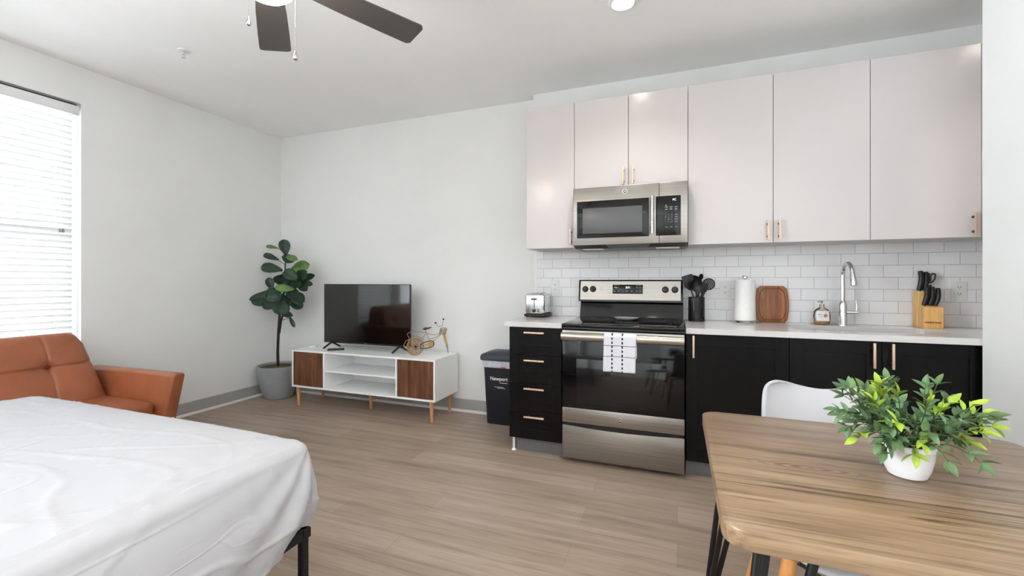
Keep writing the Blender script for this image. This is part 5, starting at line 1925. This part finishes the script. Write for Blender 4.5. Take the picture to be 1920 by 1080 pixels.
# ------------------------------------------------------------------ dining table
TZ, TT = 0.75, 0.036
tb = thing('dining_table', 'square wood-top dining table with black hairpin legs', 'table', (0.48, 1.26, 0))
obj('tabletop', MB().prism(rrect(0.080, 0.890, 0.890, 1.668, 0.050, 8), 'z', TZ - TT, TZ, 0.003), M['table'], tb)
for (cx_, cy_, sx_, sy_) in ((0.080, 0.890, 1, 1), (0.080, 1.668, 1, -1), (0.890, 0.890, -1, 1), (0.890, 1.668, -1, -1)):
    ft = Vector((cx_ - sx_ * 0.008, cy_ + sy_ * 0.045, 0.0))
    r_ = 0.0085
    mb = MB()
    zt = TZ - TT - 0.001
    for (ox, oy) in ((0.078, 0.050), (0.160, 0.055), (0.092, 0.185)):
        mb.tube([(cx_ + sx_ * ox, cy_ + sy_ * oy, zt), (ft.x + sx_ * ox * 0.06, ft.y + (oy * 0.06) * sy_, 0.006)], r_, 14)
    mb.box(min(cx_ + sx_ * 0.035, cx_ + sx_ * 0.18), max(cx_ + sx_ * 0.035, cx_ + sx_ * 0.18), min(cy_ + sy_ * 0.035, cy_ + sy_ * 0.2), max(cy_ + sy_ * 0.035, cy_ + sy_ * 0.2), zt - 0.003, zt)
    lg = obj('leg', mb, M['black_me'], tb)
    obj('foot_cap', MB().lathe([(0.016, 0), (0.016, 0.008), (0.010, 0.014)], (ft.x, ft.y, 0), 14), M['black_pl'], lg)

# chair
chx, chy = 0.492, 1.612
chr_ = thing('shell_chair', 'white moulded shell chair with wooden legs behind the table', 'chair', (chx, chy, 0))
prof = [(-0.272, 0.430), (-0.260, 0.450), (-0.20, 0.460), (-0.08, 0.445), (0.03, 0.430), (0.12, 0.437), (0.175, 0.465), (0.208, 0.52), (0.230, 0.60), (0.258, 0.70), (0.285, 0.795), (0.294, 0.818)]
wid = [0.150, 0.190, 0.215, 0.228, 0.232, 0.226, 0.216, 0.205, 0.200, 0.198, 0.186, 0.150]


def cat_(vals, u):
    n = len(vals) - 1
    x = u * n
    i = min(int(x), n - 1)
    f_ = x - i
    p0, p1, p2, p3 = vals[max(0, i - 1)], vals[i], vals[i + 1], vals[min(n, i + 2)]
    return 0.5 * (2 * p1 + (p2 - p0) * f_ + (2 * p0 - 5 * p1 + 4 * p2 - p3) * f_ ** 2 + (3 * p1 - p0 - 3 * p2 + p3) * f_ ** 3)


PYs = [p[0] for p in prof]
PZs = [p[1] for p in prof]


def shell(u, v):
    s_ = 2 * u - 1
    y, z, w = cat_(PYs, v), cat_(PZs, v), cat_(wid, v)
    x = s_ * w
    seat = max(0, 1 - v / 0.5)
    back = max(0, (v - 0.5) / 0.5)
    z += 0.022 * abs(s_) ** 3 * (1 - back)
    y -= 0.050 * abs(s_) ** 2.6 * min(1, back * 2.2)
    # saddle in the top edge
    z += back ** 3 * (-0.012 * math.cos(s_ * PI) * 1.0)
    return Vector((chx + x, chy + y, z))


shm = MB().grid(shell, 32, 60)
sho = obj('shell', shm, plain('white_shell_plastic', (192, 190, 193), 0.4, var=0.008), chr_)
so = sho.modifiers.new('thick', 'SOLIDIFY')
so.thickness = 0.009
so.offset = -1
for (sx_, sy_) in ((-1, -1), (1, -1), (-1, 1), (1, 1)):
    tp_ = Vector((chx + sx_ * 0.188, chy + (-0.150 if sy_ < 0 else 0.10), 0.405))
    bt2 = Vector((chx + sx_ * (0.275 if sy_ < 0 else 0.268), chy + (-0.235 if sy_ < 0 else 0.22), 0.0))
    obj('leg', MB().tube([bt2, bt2 + (tp_ - bt2) * 0.6, tp_], [0.0115, 0.018, 0.0195], 16), M['legwood'], chr_)
br_ = MB()
br_.tube([(chx - 0.16, chy - 0.145, 0.40), (chx + 0.16, chy + 0.095, 0.40)], 0.006, 8)
br_.tube([(chx + 0.16, chy - 0.145, 0.40), (chx - 0.16, chy + 0.095, 0.40)], 0.006, 8)
br_.tube([(chx - 0.165, chy - 0.15, 0.395), (chx + 0.165, chy - 0.15, 0.395)], 0.005, 8)
br_.tube([(chx - 0.165, chy + 0.10, 0.395), (chx + 0.165, chy + 0.10, 0.395)], 0.005, 8)
br_.tube([(chx - 0.19, chy - 0.18, 0.26), (chx + 0.19, chy + 0.15, 0.26)], 0.004, 8)
br_.tube([(chx + 0.19, chy - 0.18, 0.26), (chx - 0.19, chy + 0.15, 0.26)], 0.004, 8)
obj('under_frame', br_, M['black_me'], chr_)

# small potted plant on the table
gx, gy = 0.503, 1.283
gp_ = thing('tabletop_plant', 'leafy green plant in a small white pot on the table', 'plant', (gx, gy, TZ))
obj('pot', MB().lathe([(0.0, 0.0), (0.030, 0.0), (0.036, 0.003), (0.043, 0.020), (0.048, 0.045), (0.050, 0.066), (0.052, 0.068), (0.052, 0.078), (0.048, 0.079), (0.047, 0.066), (0.0, 0.064)], (gx, gy, TZ), 48, capb=False, capt=False), M['ceramic'], gp_)
obj('soil', MB().lathe([(0.0, 0.068), (0.04, 0.070), (0.047, 0.0665), (0.0, 0.0660)], (gx, gy, TZ), 24, capb=False, capt=False), M['moss'], gp_)
rnd = random.Random(11)
stems, lfA, lfB, lfC = MB(), MB(), MB(), MB()


def sprig_leaf(mb, p, d, L, w, up):
    d = d.normalized()
    side = d.cross(up)
    if side.length < 0.1:
        side = d.cross(Vector((1, 0, 0)))
    side.normalize()
    nrm = side.cross(d).normalized()

    def f_(u, v):
        s_ = 2 * u - 1
        pr = math.sin(PI * (v ** 0.85)) ** 0.8 if 0 < v < 1 else 0.0
        return p + d * (L * v) + side * (s_ * w * 0.5 * pr) + nrm * (abs(s_) * w * 0.16 * pr - 0.18 * L * v * v)
    mb.grid(f_, 4, 7)


for k in range(78):
    a = 2 * PI * rnd.random()
    lo = rnd.random()
    el = math.radians(8 + 78 * lo)
    L = 0.085 + 0.070 * rnd.random()
    if lo < 0.25:
        L *= 0.8
    base = Vector((gx + 0.022 * math.cos(a), gy + 0.022 * math.sin(a), TZ + 0.068))
    d = Vector((math.cos(a) * math.cos(el), math.sin(a) * math.cos(el), math.sin(el)))
    pts = []
    for q in range(7):
        u = q / 6
        p = base + d * (L * u)
        p.z += 0.045 * math.sin(PI * u * 0.55) * (1 - lo) - 0.055 * u * u * (1 - lo)
        pts.append(p)
    stems.tube(pts, 0.0010, 5)
    tipcol = rnd.random()
    for q in range(2, 7):
        p = pts[q]
        dirv = (pts[q] - pts[q - 1]).normalized()
        sd = dirv.cross(Vector((0, 0, 1)))
        if sd.length < 0.1:
            sd = Vector((1, 0, 0))
        sd.normalize()
        rot = rnd.random() * PI
        sd = (sd * math.cos(rot) + dirv.cross(sd) * math.sin(rot)).normalized()
        for s_ in (-1, 1):
            if rnd.random() < 0.10:
                continue
            dl_ = dirv * 0.7 + sd * s_ * 0.9 + Vector((0, 0, 0.15))
            Ln = (0.022 + 0.012 * rnd.random())
            tgt = lfA
            if q >= 5 and tipcol < 0.36:
                tgt = lfB
            elif rnd.random() < 0.30:
                tgt = lfC
            sprig_leaf(tgt, p, dl_, Ln, Ln * 0.46, Vector((rnd.uniform(-.5, .5), rnd.uniform(-.5, .5), 1)))
    sprig_leaf(lfB if tipcol < 0.36 else lfA, pts[-1], (pts[-1] - pts[-2]), 0.032, 0.014, Vector((rnd.uniform(-1, 1), -0.6, 1)))
obj('stems', stems, M['stem'], gp_)
obj('foliage', lfA, M['shrub'], gp_, angle=180)
obj('young_foliage', lfB, M['shrub_y'], gp_, angle=180)
obj('pale_foliage', lfC, M['shrub_g'], gp_, angle=180)
